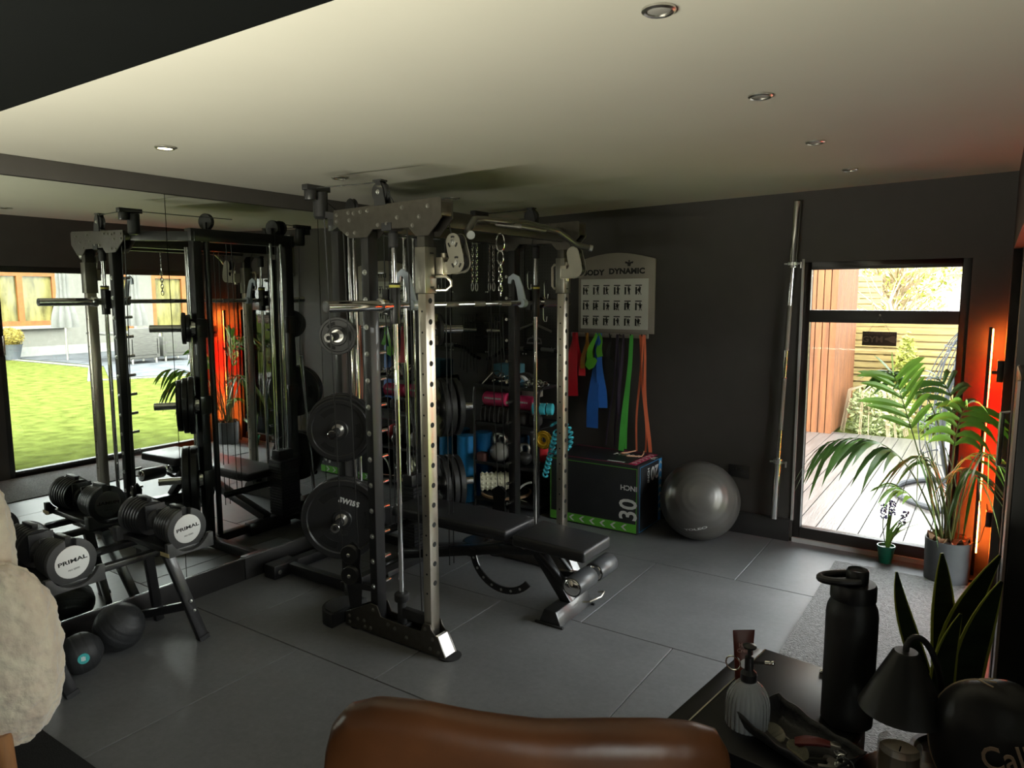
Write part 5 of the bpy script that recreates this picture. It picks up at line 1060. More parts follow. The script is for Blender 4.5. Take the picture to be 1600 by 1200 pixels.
for i in range(4):
    kk = K @ Matrix.Translation((.06+.012*i, .01-.006*i, .013+.003*i)) @ Matrix.Rotation(-.8-.5*i, 4, 'Z'); mb = MB(); mb.cyl(kk @ Vector((0, 0, 0)), kk @ Vector((0, 0, .002)), .010, n=16).box(.008, .038, -.0035, .0035, 0, .002, kk); obj('key', mb, M_bolt, kf)
mb = MB()
for i in range(14): mb.ball(K @ Vector((.045+.0045*i, .045-.0032*i, .026+.004*math.sin(i))), .0026, 8, 5)
obj('ball_chain', mb, M_chr, kf)
# round table, warmer lamp, candle, snake plant, headcover
rt = thing('round_side_table', 'small round black side table at the right edge holding lamp and candle', 'table', (-.05, 1.50, 0))
mb = MB(); mb.lathe([(.145, .715), (.15, .718), (.15, .735), (.145, .738), (0, .738)], (-.03, 1.50, 0), n=48); obj('tabletop', mb, M_gloss, rt)
mb = MB(); mb.lathe([(.13, 0), (.13, .012), (.02, .025), (.018, .715)], (-.03, 1.50, 0), n=32); obj('pedestal', mb, M_blk, rt)
wl_ = thing('candle_warmer_lamp', 'matt black candle warmer lamp with cone shade on a curved neck', 'lamp', (-.06, 1.50, .738))
sx_, sy_ = -.098, 1.478
M_lb = mat('lamp_matt_black', (.016, .016, .016), .4)
mb = MB(); mb.lathe([(.076, .905), (.0775, .904), (.0235, 1.018), (.020, 1.021), (0, 1.021)], (sx_, sy_, 0), n=48); mb.lathe([(.074, .906), (.0215, 1.014), (0, 1.014)], (sx_, sy_, 0), n=48); obj('lamp_shade', mb, M_lb, wl_)
mb = MB(); mb.tube(bez([(sx_, sy_, 1.015), (sx_-.006, sy_, 1.045), (sx_+.02, sy_+.018, 1.085), (sx_+.055, sy_+.035, 1.03), (sx_+.07, sy_+.045, .95), (sx_+.075, sy_+.05, .742)], 26), .0058, 12); obj('lamp_neck', mb, M_lb, wl_)
mb = MB(); mb.lathe([(.055, .738), (.056, .75), (.05, .754), (0, .754)], (sx_+.062, sy_+.05, 0), n=36); obj('lamp_base', mb, M_lb, wl_)
mb = MB(); mb.lathe([(0, .90), (.018, .905), (.022, .92), (.015, .95), (0, .955)], (sx_, sy_, 0), n=20); obj('bulb', mb, mat('halogen_bulb_off', (.6, .58, .55), .2), wl_)
cd = thing('jar_candle', 'cream scented candle in a clear glass jar under the cone lamp', 'candle', (sx_, sy_, .738))
mb = MB(); mb.lathe([(.036, .739), (.038, .742), (.038, .835), (.0365, .836), (.0355, .833), (.0355, .745), (0, .743)], (sx_, sy_, 0), n=40); obj('glass_jar', mb, glass_mat('jar_glass', (.97, .97, .96), .5), cd)
mb = MB(); mb.lathe([(0, .7455), (.0352, .7455), (.0352, .820), (.030, .817), (0, .817)], (sx_, sy_, 0), n=36); obj('wax', mb, mat('candle_wax', (.75, .62, .46), .5), cd)
mb = MB(); mb.cyl((sx_, sy_, .817), (sx_+.002, sy_, .828), .0012, n=6); obj('wick', mb, M_ink, cd)
sp = thing('snake_plant', 'dark snake plant with yellow edged leaves in a black pot behind the cone lamp', 'plant', (-.02, 1.86, 0))
mb = MB(); mb.lathe([(.075, 0), (.085, .01), (.10, .60), (.10, .615), (.09, .615), (.088, .60), (0, .595)], (-.005, 1.87, 0), n=32); obj('pot', mb, M_plas, sp)
M_sn = mat('snake_leaf_dark', (.020, .035, .016), .35, var=.5, scale=12, stretch=(1, 1, 5)); M_sy = mat('snake_leaf_edge', (.55, .60, .10), .45)
def sleaf(P, W_, side_, tw):
    path = bez(P, 16); S_ = Vector(side_); sd2 = [S_+Vector((0, tw*i/15, 0)) for i in range(16)]
    wd = [W_*(.55+.45*math.sin(PI*min(.5, i/15*.9)) if i < 9 else .98*math.cos((i-9)/6.2*PI/2)**.8)+.0008 for i in range(16)]
    mb = MB(); mb.strip(path, [w*.80 for w in wd], sd2, .004); o = obj('leaf', mb, M_sn, sp)
    mb = MB(); mb.strip(path, wd, sd2, .002); obj('yellow_margin', mb, M_sy, o)
base = Vector((-.005, 1.87, .60)); SR = (rr.x, rr.y, 0)
sleaf([base+Vector((-.03, -.02, 0)), (-.06, 1.83, .80), (-.135, 1.80, .92), (-.150, 1.81, 1.055)], .044, SR, .2)
sleaf([base+Vector((-.01, .01, 0)), (-.05, 1.85, .80), (-.05, 1.86, .95), (-.066, 1.87, 1.098)], .062, SR, .1)
sleaf([base+Vector((.02, -.02, 0)), (-.06, 1.85, .80), (-.05, 1.86, .90), (.045, 1.92, 1.10)], .080, (SR[0], SR[1], -.5), .1)
sleaf([base+Vector((.03, 0, 0)), (-.02, 1.86, .78), (.00, 1.80, .92), (.050, 1.86, 1.06)], .075, (SR[0], SR[1], -.5), .0)
sleaf([base+Vector((.0, -.04, 0)), (-.05, 1.80, .75), (-.06, 1.78, .85), (-.02, 1.80, .99)], .060, (SR[0], SR[1], -.2), .0)
gc = thing('golf_headcover', 'black golf club headcover with cream stitched script lettering at the lower right corner', 'golf headcover', (.045, 1.45, .60))
def hcv(u, v):
    a = u*2*PI; ph = v*PI; r = math.sin(ph)**.8; return (.045+.098*r*math.cos(a), 1.475+.075*r*math.sin(a), .885+.118*math.cos(ph)+.012*math.sin(a*2)*r)
mb = MB(); mb.surf(hcv, 40, 24, cu=True); obj('cover_shell', mb, mat('headcover_black_vinyl', (.012, .011, .011), .45, bump=.1, bscale=40), gc)
mb = MB(); mb.tube([hcv(.5+.0*i, .0+.5*i/12) for i in range(13)]+[hcv(.5, .5+.25*i/6) for i in range(7)], .0022, 6).tube([hcv(0.72-.44*i/12, .06) for i in range(13)], .002, 6); obj('cream_piping', mb, mat('piping_tan', (.55, .42, .28), .6), gc)
dv = Vector((-.05, -.98, .12)).normalized()
K = frame(Vector((.045, 1.475, .885))+dv*.079, (.93, -.05, .36), (-.36, .1, .93))
obj('script_lettering', text('Callaway', .056, K @ Matrix.Translation((.075, .004, .001)), .002, (.85, 1), bold=.0004), mat('thread_tan', (.62, .44, .30), .6), gc)
mb = MB(); mb.lathe([(.07, .0), (.075, .01), (.075, .70), (.07, .755), (0, .755)], (.05, 1.475, 0), n=28); t_ = tag(obj('golf_bag', mb, M_blk), 'black golf bag standing under the headcover at the right edge', 'golf bag')
cbn = thing('tall_cabinet', 'tall black cabinet with its lit front edge painted pale at the right border', 'cabinet', (.2, 2.1, 0))
mb = MB(); mb.box(.058, .42, 1.96, 2.36, 0, 1.50); obj('cabinet_body', mb, M_gloss, cbn, bev=.006)
mb = MB(); mb.box(.052, .058, 1.962, 1.985, .0, 1.495); obj('painted_edge_light', mb, mat('edge_light_taupe', (.30, .23, .20), .4), cbn)  # light along the cabinet edge, put into the colour of a pale strip
# ================================================================== SEATS
def camP(x, y, d): return Vector((0, 0, 1.69))+(fw+rr*x+uu*y)*d
M_fur = mat('cream_fur_fabric', (.95, .78, .60), .95, var=.16, scale=14, bump=.8, bscale=45, sheen=.8)
ac = thing('fluffy_armchair', 'cream fluffy faux fur armchair with wooden legs at the left edge', 'armchair', (-2.72, .75, 0))
def blob(name, c, r, e=2.2, rot=0, seed=0):
    qn = random.Random(seed); ph_ = [qn.uniform(0, 6) for _ in range(9)]; K = Matrix.Translation(c) @ Matrix.Rotation(rot, 4, 'Z')
    def f(u, v):
        a = u*2*PI; p = v*PI; sp_ = lambda w: math.copysign(abs(w)**(2/e), w)
        x, y, z = sp_(math.sin(p))*sp_(math.cos(a)), sp_(math.sin(p))*sp_(math.sin(a)), sp_(math.cos(p))
        k = 1+.012*math.sin(7*a+ph_[0])*math.sin(5*p+ph_[1])+.010*math.sin(13*a+ph_[2]+3*p)+.007*math.sin(23*a+ph_[3])*math.sin(19*p+ph_[4])
        return K @ Vector((x*r[0]*k, y*r[1]*k, z*r[2]*k))
    mb = MB(); mb.surf(f, 96, 60, cu=True); o = obj(name, mb, M_fur, ac, ang=180)
    tx = bpy.data.textures.new('fur_clumps', 'CLOUDS'); tx.noise_scale = .035; tx.noise_depth = 3
    md = o.modifiers.new('sub', 'SUBSURF'); md.levels = 1; md.render_levels = 1
    md = o.modifiers.new('d', 'DISPLACE'); md.texture = tx; md.strength = .022; md.mid_level = .5; md.texture_coords = 'LOCAL'
    return o
    ps = o.modifiers.new('fur', 'PARTICLE_SYSTEM').particle_system; st = ps.settings; st.type = 'HAIR'; st.count = 9000; st.hair_length = .009; st.hair_step = 3
    st.child_type = 'INTERPOLATED'; st.rendered_child_count = 5; st.roughness_2 = .01; st.clump_factor = .5; st.root_radius = .22; st.tip_radius = .02; st.radius_scale = .01; st.brownian_factor = .01; st.render_step = 3
    return o
blob('right_arm', (-2.645, .91, .52), (.19, .125, .31), 2.3, .6, 1)
blob('backrest', (-2.93, .885, .80), (.26, .12, .365), 2.6, .25, 2)
blob('seat_cushion', (-2.86, .62, .42), (.30, .28, .13), 3, .5, 3)
for x, y, dx, dy in ((-2.555, .865, .03, .015), (-2.75, .42, .0, -.03), (-3.05, .98, -.02, .02), (-3.2, .55, -.03, -.01)):
    mb = MB(); mb.cyl((x, y, .30), (x+dx, y+dy, 0), .026, .016, 20); obj('wooden_leg', mb, mat('oak_leg', (.42, .20, .08), .45, var=.3, scale=4, stretch=(6, 6, 1)), ac)
lc = thing('leather_armchair', 'tan brown leather armchair seen from behind at the bottom edge', 'armchair', tuple(camP(.02, -.5, 1.3))[:2]+(0,))
M_lea = mat('tan_leather', (.135, .048, .016), .38, var=.35, scale=5, bump=.12, bscale=30)
rx = Vector((rr.x, rr.y, 0)).normalized(); bk = Vector((-fw.x, -fw.y, 0)).normalized()      # chair's width axis, and towards the camera
top = [(-1.0, -.30), (-.985, -.10), (-.94, -.03), (-.86, .015), (-.72, .037), (-.50, .033), (-.25, .012), (0.05, -.006), (.35, -.008), (.60, -.015), (.78, -.028), (.90, -.05), (.96, -.10), (1.0, -.30)]
cc = Vector((camP(.024, 0, 1.24).x, camP(.024, 0, 1.24).y, 0))
def topz(s):
    for i in range(len(top)-1):
        if s <= top[i+1][0]: f_ = (s-top[i][0])/(top[i+1][0]-top[i][0]); return top[i][1]*(1-f_)+top[i+1][1]*f_
    return top[-1][1]
def backr(u, v):
    s = -1+2*u; s = math.copysign(1-(1-abs(s))**1.6, s); h = .919+topz(s)*.85; a = v*PI; th = .05*(1-abs(s)**8*.75); zz = .30 
    # v 0..1: front bottom, over the top, back bottom
    if v < .35: k = v/.35; off = th+.03*(1-k)*0; z = zz+(h-th-zz)*k
    elif v > .65: k = (1-v)/.35; off = -th; z = zz+(h-th-zz)*k
    else: t = (v-.35)/.30*PI; off = th*math.cos(t); z = h-th+th*math.sin(t)
    curve = -.06*s*s
    return cc+rx*(.392*s)+bk*(off+.06*(.83-z)*-1-curve*-.6)+Vector((0, 0, z))
mb = MB(); mb.surf(backr, 60, 40); obj('backrest', mb, M_lea, lc, ang=180)
mb = MB(); Kc = frame(cc-bk*.30+Vector((0, 0, .37)), rx, -bk); mb.box(-.33, .33, -.26, .20, -.08, .08, Kc); obj('seat_cushion', mb, M_lea, lc, bev=.05, seg=4)
for s in (-1, 1):
    mb = MB(); mb.box(s*.33-.04, s*.33+.04, -.28, .16, -.12, .10, Kc); obj('armrest', mb, M_lea, lc, bev=.04, seg=4)
    for yy in (-.22, .12): mb = MB(); mb.cyl(Kc @ Vector((s*.33, yy, -.12)), Kc @ Vector((s*.36, yy, -.357)), .02, .014); obj('leg', mb, M_blk, lc)
# ================================================================== STORAGE RACK IN THE CORNER
M_tubeb = mat('shelf_tube_black', (.018, .018, .018), .45)
sr = thing('storage_rack', 'black tubular three shelf equipment rack in the back corner full of small kit', 'shelf rack', (-3.0, 4.7, 0))
SX0, SX1, SY0, SY1 = -3.40, -2.80, 4.52, 4.92
for x in (SX0, SX1):
    mb = MB(); P_ = [(x, SY0, 0), (x, SY0, .93), (x, SY0+.02, .975), (x, SY0+.07, .995), (x, SY1-.02, .995), (x, SY1, .97), (x, SY1, 0)]; mb.tube(P_, .011, 10); obj('side_frame', mb, M_tubeb, sr)
for z in (.07, .365, .685, .985):
    mb = MB(); mb.box(SX0, SX1, SY0, SY1, z-.004, z).box(SX0, SX1, SY0-.006, SY0+.006, z-.012, z+.012).box(SX0, SX1, SY1-.006, SY1+.006, z-.012, z+.012); obj('shelf', mb, M_tubeb, sr)
def prop(name, label, cat, base, parts, group=None):
    t_ = thing(name, label, cat, base, 0, group)
    for nm, mb, m_ in parts: obj(nm, mb, m_, t_)
    return t_
M_pink = mat('pink_foam', (.85, .06, .20), .45); M_cyan = mat('cyan_fabric', (.08, .60, .75), .5, var=.35, scale=20); M_bluef = mat('blue_foam', (.03, .34, .80), .5, bump=.15, bscale=60)
# pink rollers on the second shelf
for i, (x0, x1, lb) in enumerate(((-3.33, -3.10, 'glossy pink roller at the left of the second shelf'), (-3.09, -2.86, 'glossy pink roller with white print at the right of the second shelf'))):
    y, z = 4.575+.01*i, .88-.012*i; mb = MB(); mb.lathe([(.02, 0), (.05, .004), (.056, .012), (.056, x1-x0-.012), (.05, x1-x0-.004), (.02, x1-x0)], (x0, y, z), (1, 0, 0), 28)
    tb2 = text('BODYPOWER', .022, frame(((x0+x1)/2-.01, y-.057*.96, z+.012), (1, 0, 0), (0, .25, 1)), .0006, bold=.0005) if False else MB()
    if not tb2.v:
        for k in range(9): tb2.box(x0+.03+k*.018, x0+.043+k*.018, y-.0575, y-.0555, z+.004, z+.018)
    prop('pink_roller', lb, 'roller', ((x0+x1)/2, y, z-.056), [('roller_body', mb, M_pink), ('printed_marks', tb2, M_disc)])
def pad(name, label, c, s, m_, cat='pad', bev=.03, ribs=0):
    t_ = thing(name, label, cat, (c[0], c[1], c[2]-s[2]/2)); mb = MB(); mb.box(c[0]-s[0]/2, c[0]+s[0]/2, c[1]-s[1]/2, c[1]+s[1]/2, c[2]-s[2]/2, c[2]+s[2]/2); obj('body', mb, m_, t_, bev=bev, seg=4)
    if ribs:
        mb = MB()
        for k in range(ribs): x = c[0]-s[0]/2+s[0]*(k+.5)/ribs; mb.tube([(x, c[1]-s[1]/2-.004, c[2]-s[2]*.4), (x, c[1]-s[1]/2-.006, c[2]), (x, c[1]-s[1]/2+.01, c[2]+s[2]*.46), (x, c[1], c[2]+s[2]*.5+.003)], .006, 6)
        obj('stitched_ribs', mb, m_, t_)
    return t_
M_dgf = mat('dark_grey_fabric', (.05, .047, .045), .8, var=.3, bump=.3, bscale=50)
pad('power_bag', 'dark grey ribbed power bag on the second shelf under the pink rollers', (-3.22, 4.60, .755), (.30, .13, .13), M_dgf, 'bag', .05, 7)
pad('boxing_glove', 'dark glove on the second shelf behind the rack post', (-2.97, 4.58, .745), (.09, .10, .10), M_dgf, 'glove', .035)
pad('boxing_glove', 'dark glove at the right of the second shelf under the cyan straps', (-2.86, 4.58, .745), (.09, .10, .10), M_dgf, 'glove', .035)
pad('beige_block', 'pale beige foam block on the second shelf above the pink roller', (-2.98, 4.72, .93), (.14, .10, .06), mat('foam_beige', (.38, .36, .30), .7), 'block', .006)
t_ = thing('ankle_straps', 'rolled cyan ankle straps with white edging at the right end of the second shelf', 'straps', (-2.80, 4.56, .80))
for k in range(3):
    mb = MB(); x = -2.85+.05*k; mb.tube([(x+.022*math.cos(a)*.5, 4.52+.02*k, .84+.045*math.sin(a)) for a in [i*2*PI/20 for i in range(20)]], .004, 6, closed=True); obj('white_edge', mb, M_disc, t_)
    mb = MB(); mb.lathe([(.040, 0), (.044, .003), (.044, .04), (.040, .043)], (x, 4.53+.02*k, .84), (1, .25, 0), 20); obj('strap_roll', mb, M_cyan, t_)
t_ = thing('steel_chain_pile', 'tangled black and silver chain and clips at the right of the top shelf', 'chain', (-2.85, 4.6, .985)); mb = MB(); qn = random.Random(9)
for k in range(34):
    c = Vector((-2.86+qn.uniform(-.1, .07), 4.60+qn.uniform(-.06, .08), 1.0+qn.uniform(0, .05))); a = qn.uniform(0, PI); b2 = qn.uniform(0, PI); X_ = Vector((math.cos(a), math.sin(a)*math.cos(b2), math.sin(a)*math.sin(b2))); Y_ = X_.orthogonal().normalized()
    mb.tube([c+X_*.017*math.cos(t)+Y_*.010*math.sin(t) for t in [i*2*PI/10 for i in range(10)]], .0032, 5, closed=True)
obj('links', mb, M_chr, t_)
t_ = thing('chrome_cable_handles', 'pile of chrome cable handles and clips on the top shelf', 'handles', (-3.2, 4.65, .985))
for k in range(7):
    c = Vector((-3.27+.032*k+qn.uniform(-.01, .01), 4.60+qn.uniform(-.03, .06), 1.02+qn.uniform(0, .04))); a = qn.uniform(-.8, .8); X_ = Vector((math.cos(a), .3*math.sin(a*3), math.sin(a))).normalized(); Y_ = X_.orthogonal().normalized(); mb = MB()
    mb.tube([c-X_*.045, c-X_*.02+Y_*.05, c+X_*.02+Y_*.05, c+X_*.045], .004, 6).cyl(c-X_*.05, c+X_*.05, .011, n=12); obj('handle', mb, M_chr if k % 2 else M_gun, t_)
t_ = thing('chrome_grip_bar', 'slim chrome grip bar leaning up at the left of the top shelf pile', 'handle', (-3.32, 4.58, .985)); mb = MB(); mb.cyl((-3.345, 4.56, .995), (-3.27, 4.60, 1.085), .008); obj('bar', mb, M_chr, t_)
t_ = thing('wrist_strap_roll', 'white and black rolled lifting strap on the top shelf', 'strap', (-3.0, 4.6, .985)); mb = MB(); mb.strip(arc((-3.0, 4.57, 1.0), .075, PI*.95, PI*.2, 14), .045, (0, 1, 0), .012); obj('white_strap', mb, M_disc, t_); mb = MB(); mb.strip(arc((-2.98, 4.62, .99), .10, PI*.9, PI*.05, 14), .05, (0, 1, 0), .02); obj('black_strap', mb, M_dgf, t_)
mb = MB(); mb.box(-3.36, -3.16, 4.72, 4.90, .986, 1.14); tag(obj('foam_block', mb, mat('foam_light_blue', (.10, .27, .36), .7), bev=.01), 'light blue foam yoga block at the back of the top shelf beside the mirror', 'block')
# third shelf
def kettlebell(c, r, label, m_, h=.06):
    t_ = thing('kettlebell', label, 'kettlebell', (c[0], c[1], c[2]-r), 0, 'kettlebells on the third shelf'); mb = MB(); mb.ball(c, r, 28, 16, (1, 1, .96)); obj('bell', mb, m_, t_)
    mb = MB(); Z = c[2]+r*.8; mb.tube([(c[0]-r*.50, c[1], Z-.01), (c[0]-r*.62, c[1], Z+h*.6), (c[0]-r*.45, c[1], Z+h), (c[0], c[1], Z+h*1.1), (c[0]+r*.45, c[1], Z+h), (c[0]+r*.62, c[1], Z+h*.6), (c[0]+r*.50, c[1], Z-.01)], .012, 10); obj('handle', mb, M_steel, t_)
kettlebell((-3.21, 4.60, .452), .082, 'large grey kettlebell with steel handle on the third shelf', mat('kettlebell_grey', (.36, .35, .32), .35), .075)
kettlebell((-3.30, 4.78, .43), .06, 'small dark kettlebell behind the large grey one', M_db)
kettlebell((-2.97, 4.60, .43), .06, 'dark kettlebell behind the rack upright beside the red ball', mat('kettlebell_dark', (.05, .05, .05), .25), .06)
pad('blue_bottle', 'dark blue bottle behind the kettlebells', (-3.10, 4.78, .47), (.08, .08, .20), mat('navy_plastic', (.03, .10, .20), .4), 'bottle', .02)
t_ = thing('shaker_bottle', 'pale grey tapered shaker bottle above the red ball', 'bottle', (-2.955, 4.72, .37)); mb = MB(); mb.lathe([(.028, .37), (.034, .40), (.05, .60), (.052, .62), (0, .62)], (-2.94, 4.72, 0), n=24); obj('bottle', mb, mat('bottle_pale_grey', (.42, .42, .36), .5), t_)
t_ = thing('red_ball', 'glossy red weighted ball on the third shelf', 'ball', (-2.845, 4.70, .386)); mb = MB(); mb.ball((-2.845, 4.70, .462), .076, 28, 16); obj('ball_shell', mb, mat('red_vinyl', (.70, .03, .04), .35), t_)
t_ = thing('yellow_spiky_ring', 'yellow spiky massage ring hanging at the right of the rack', 'massage ring', (-2.83, 4.53, .56)); mb = MB()
for i in range(26):
    a = i*2*PI/26; 
    for j in range(6): b2 = j*PI/3+i; mb.ball((-2.745+(.045+.018*math.cos(b2))*math.cos(a), 4.51+.018*math.sin(b2), .615+(.045+.018*math.cos(b2))*math.sin(a)), .009, 6, 4)
obj('spikes', mb, mat('yellow_rubber', (.75, .45, .01), .5), t_)
t_ = thing('cyan_cord_coil', 'coiled cyan elastic cord hanging over the right end of the rack above the box', 'cord', (-2.76, 4.52, .30))
mb = MB(); P_ = []
for i in range(120): u = i/119; P_.append((-2.63-.10*u+.020*math.cos(u*70), 4.50+.012*math.sin(u*70), .70-.36*u+.012*math.sin(u*70)))
mb.tube(P_, .0075, 6)
P_ = []
for i in range(150): u = i/149; a = PI*.75-u*PI*1.5; P_.append((-2.60+.095*math.cos(a)+.018*math.cos(u*90), 4.49+.018*math.sin(u*90), .65+.115*math.sin(a)+.012*math.cos(u*90)))
mb.tube(P_, .0075, 6); obj('coil', mb, M_cyan, t_)
# bottom
t_ = thing('massage_roller', 'cream knobbly massage foam roller on the bottom shelf', 'roller', (-3.22, 4.55, .12)); K = frame((-3.33, 4.50, .215), (.80, .58, .02), (0, 0, 1))
mb = MB(); mb.lathe([(.042, 0), (.066, 0), (.066, .30), (.042, .30), (.042, .0)], K @ Vector((0, 0, 0)), K.to_3x3() @ Vector((1, 0, 0)), 32)
for i in range(8):
    for j in range(12): a = j*PI/6; p = K @ Vector((.015+.037*i, .066*math.cos(a), .066*math.sin(a))); mb.ball(p, .012, 6, 4)
obj('roller_body', mb, mat('roller_cream', (.85, .82, .62), .6), t_)
t_ = thing('balance_board', 'round wooden balance board lying on the bottom shelf', 'board', (-3.17, 4.62, .08)); mb = MB(); mb.lathe([(.19, .10), (.205, .103), (.205, .118), (.19, .121), (0, .121)], (-3.19, 4.66, 0), n=44); obj('board_edge', mb, mat('birch_ply', (.50, .33, .18), .5, var=.2), t_); mb = MB(); mb.lathe([(.188, .1215), (0, .123)], (-3.19, 4.66, 0), n=44); obj('grip_top', mb, M_rub, t_); mb = MB(); mb.ball((-3.19, 4.66, .10), .05, 16, 8, (1, 1, .55)); obj('dome', mb, M_plas, t_)
t_ = thing('folded_bar_frame', 'curved white and chrome bar frame standing in the lower right of the rack', 'frame', (-2.92, 4.56, 0)); mb = MB(); mb.tube(bez([(-2.99, 4.48, 0.01), (-2.99, 4.48, .16), (-2.97, 4.50, .25), (-2.86, 4.52, .27)], 12), .008, 8); obj('curved_bar', mb, mat('bar_white', (.6, .6, .56), .35), t_); mb = MB(); mb.tube([(-3.04, 4.49, .13), (-2.88, 4.49, .12)], .004, 6).tube(bez([(-3.04, 4.50, .13), (-3.05, 4.50, .2), (-3.02, 4.5, .23)], 8), .007, 8); obj('cross_rod', mb, M_chr, t_)
for k, (x, y) in enumerate(((-3.545, 4.60), (-3.52, 4.80))):
    mb = MB(); mb.lathe([(.03, 0), (.074, 0), (.078, .005), (.078, .545), (.074, .55), (.03, .55)], (x, y, 0.002), n=32); tag(obj('foam_roller', mb, M_bluef), ('bright blue foam roller standing on end beside the mirror, nearer one', 'bright blue foam roller standing on end beside the mirror, rear one')[k], 'roller')
pad('mitt', 'reddish brown padded mitt lying at the left end of the third shelf', (-3.345, 4.55, .405), (.09, .08, .08), mat('mitt_oxblood', (.12, .045, .04), .6, bump=.3), 'glove', .024)
# ================================================================== PEGBOARD
pg = thing('pegboard', 'black perforated pegboard on the back wall beside the mirror', 'pegboard', (-3.25, 5.04, 1.19))
for x0, x1 in ((-3.635, -3.25), (-3.245, -2.86)):
    mb = MB(); mb.box(x0, x1, 5.022, 5.036, 1.19, 2.22); o = obj('panel', mb, mat('pegboard_black', (.030, .029, .027), .5), pg, bev=.002)
    mb = MB(); hv = []; hf = []
    z = 1.22
    while z < 2.20:
        x = x0+.02
        while x < x1-.01: k = len(hv); hv += [(x-.003, 5.0215, z-.003), (x+.003, 5.0215, z-.003), (x+.003, 5.0215, z+.003), (x-.003, 5.0215, z+.003)]; hf.append((k, k+1, k+2, k+3)); x += .025
        z += .025
    mb.add(hv, hf); obj('peg_holes', mb, M_hole, o, weld=False)
    mb = MB(); bolts(mb, [(x, 5.022, z) for x in (x0+.012, x1-.012) for z in (1.205, 1.72, 2.205)], .005, 1, -1); obj('panel_screws', mb, M_bolt, o)
def peg(x, z, par): mb = MB(); mb.tube([(x, 5.022, z), (x, 4.97, z-.003), (x, 4.962, z+.012)], .003, 6); obj('peg_hook', mb, M_bolt, par)
def chain(x, z0, n, label, y=4.968):
    t_ = thing('steel_chain', label, 'chain', (x, y, z0-n*.026), 0, 'steel chains on the pegboard'); mb = MB()
    for k in range(n):
        zc = z0-.026*k; X_ = Vector((1, 0, 0)) if k % 2 else Vector((.2, 1, 0)).normalized(); mb.tube([Vector((x, y, zc))+X_*.009*math.cos(t)+Vector((0, 0, 1))*.018*math.sin(t) for t in [i*2*PI/10 for i in range(10)]], .003, 5, closed=True)
    obj('links', mb, M_chr, t_)
    mb = MB(); c = Vector((x, y, z0-.026*n-.02)); mb.tube([c+Vector((.012*math.cos(t), 0, .035*math.sin(t))) for t in [i*2*PI/14 for i in range(14)]], .0035, 6, closed=True); obj('snap_hook', mb, M_bolt, t_)
for x, z0, n, lb in ((-3.565, 2.12, 13, 'steel chain with snap hook on the pegboard nearest the mirror'), (-3.52, 2.12, 13, 'steel chain with snap hook on the pegboard, second from the mirror')):
    peg(x, z0+.01, pg); chain(x, z0, n, lb)
t_ = thing('carabiner_chain', 'steel carabiner with a short chain hanging from the front crossbeam of the rack', 'chain', (-2.17, 2.96, 1.6)); mb = MB(); cx_, cy_ = -2.098, 3.02
for c, w_, h_ in (((cx_, cy_, 1.955), .018, .045), ((cx_, cy_, 1.88), .013, .035)): mb.tube([Vector(c)+Vector((w_*math.cos(t), w_*.6*math.cos(t), h_*math.sin(t))) for t in [i*2*PI/16 for i in range(16)]], .0035, 6, closed=True)
obj('carabiner', mb, M_chr, t_)
mb = MB()
for k in range(7):
    zc = 1.845-.024*k; X_ = Vector((.8, .6, 0)) if k % 2 else Vector((-.6, .8, 0)); mb.tube([Vector((cx_, cy_, zc))+X_*.009*math.cos(t)+Vector((0, 0, 1))*.018*math.sin(t) for t in [i*2*PI/10 for i in range(10)]], .003, 5, closed=True)
obj('links', mb, M_chr, t_)
t_ = thing('angled_lat_bar', 'black angled lat pulldown bar along the bottom of the pegboard', 'bar', (-3.2, 4.98, 1.14)); mb = MB(); mb.tube(bez([(-3.60, 4.97, 1.15), (-3.50, 4.97, 1.17), (-3.44, 4.97, 1.235)], 6)+[(-3.32, 4.97, 1.25), (-3.0, 4.97, 1.255), (-2.88, 4.97, 1.24)], .013, 10); obj('bar', mb, MC['satin_black_tube'], t_); mb = MB(); mb.tube([(-3.32, 4.97, 1.2505), (-3.22, 4.97, 1.252)], .0165, 10).tube([(-3.05, 4.97, 1.2545), (-2.93, 4.97, 1.248)], .0165, 10); obj('grips', mb, mat('grip_worn_grey', (.16, .16, .15), .4), t_)
for x in (-3.3, -2.95): peg(x, 1.262, pg)
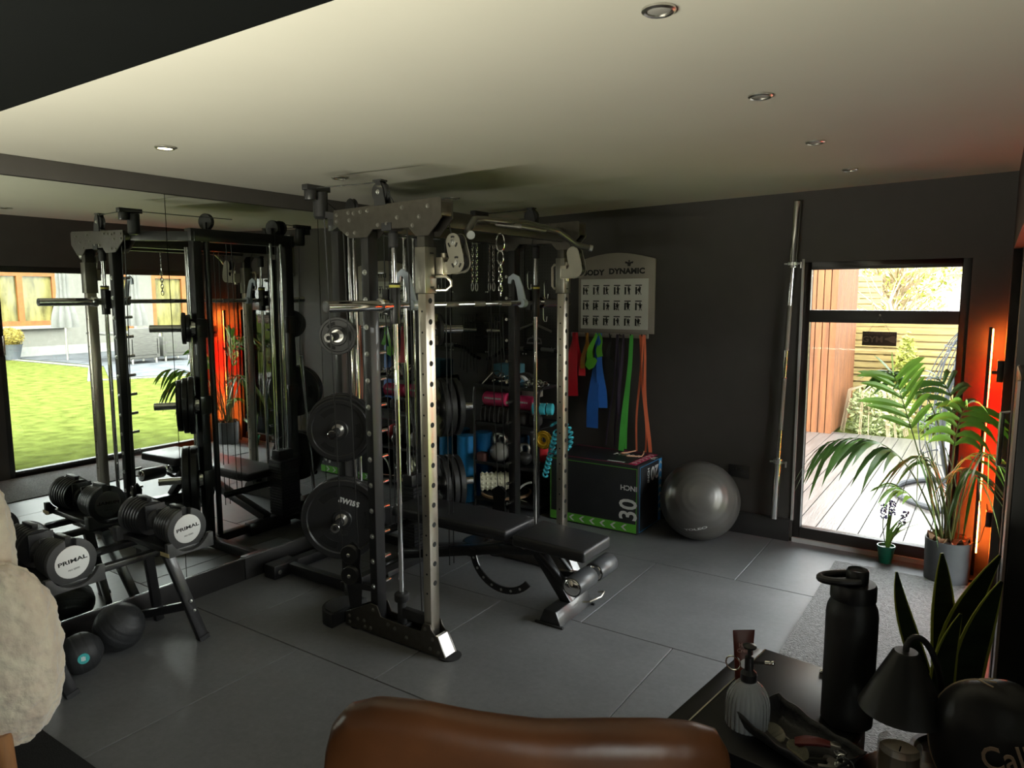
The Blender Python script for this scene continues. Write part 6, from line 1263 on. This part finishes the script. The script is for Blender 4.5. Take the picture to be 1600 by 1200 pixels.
t_ = thing('v_grip_handle', 'steel arched row handle on the pegboard above the angled bar', 'handle', (-3.12, 4.98, 1.3)); mb = MB(); mb.tube([(-3.30, 4.975, 1.40), (-3.13, 4.975, 1.46), (-3.12, 4.975, 1.46), (-2.96, 4.975, 1.40)], .010, 8); obj('arched_bar', mb, mat('worn_steel', (.28, .27, .25), .4, .7), t_); mb = MB(); mb.tube([(-3.19, 4.972, 1.30), (-3.18, 4.972, 1.335), (-3.15, 4.972, 1.345), (-3.09, 4.972, 1.345), (-3.06, 4.972, 1.335), (-3.05, 4.972, 1.30)], .007, 8, closed=True); obj('triangle_grip', mb, mat('worn_steel2', (.26, .25, .24), .4, .7), t_)
for x in (-3.13,): peg(x, 1.47, pg); peg(x, 1.352, pg)
t_ = thing('black_cords', 'black rope loops hanging from the pegboard in front of the angled bar', 'ropes', (-3.45, 4.96, 1.0))
for k in range(6): mb = MB(); x = -3.56+.028*k; mb.tube(bez([(x, 4.955, 1.52), (x+.004, 4.95, 1.3), (x+.02*(k-2.5)/2, 4.95, 1.02+.02*(k % 3))], 8), .0045, 6); obj('rope', mb, M_plas, t_)
mb = MB(); mb.box(-3.575, -3.40, 4.945, 4.965, 1.51, 1.535); obj('rope_clamp', mb, M_plas, t_)
t_ = thing('pulldown_handle_pair', 'chrome loading pin sleeve on the pegboard next to the mirror', 'handle', (-3.6, 4.97, 1.35))
mb = MB(); mb.cyl((-3.58, 4.96, 1.395), (-3.44, 4.96, 1.392), .018, n=20); obj('chrome_tube', mb, M_chr, t_)
for z in (1.455, 1.34): mb = MB(); mb.tube([(-3.62, 4.965, z), (-3.44, 4.965, z-.004)], .009, 8); obj('side_rod', mb, M_plas, t_)
peg(-3.5, 1.47, pg)
for x, z, lb in ((-3.18, 1.86, 'small wire hook strap on the pegboard, upper middle'), (-3.02, 1.78, 'small wire hook strap on the pegboard, right of the guide rod'), (-3.03, 1.60, 'small steel hook low on the pegboard, beside the smith rod')):
    t_ = thing('wire_hook', lb, 'hook', (x, 4.97, z-.1)); mb = MB(); mb.tube([(x, 5.02, z+.02), (x, 4.98, z+.02), (x, 4.965, z), (x, 4.97, z-.10), (x+.01, 4.968, z-.12), (x+.03, 4.965, z-.12), (x+.035, 4.965, z-.08)], .0035, 6); obj('wire', mb, M_bolt, t_)
t_ = thing('leaning_bars', 'pair of chrome bars with black tape leaning in the rack corner behind the bench', 'bars', (-3.6, 4.3, .1))
for k in range(2): mb = MB(); mb.cyl((-3.05+.02*k, 3.60, .05), (-3.14-.012*k, 3.42, 1.26), .0095, n=14); obj('bar', mb, M_chr, t_)
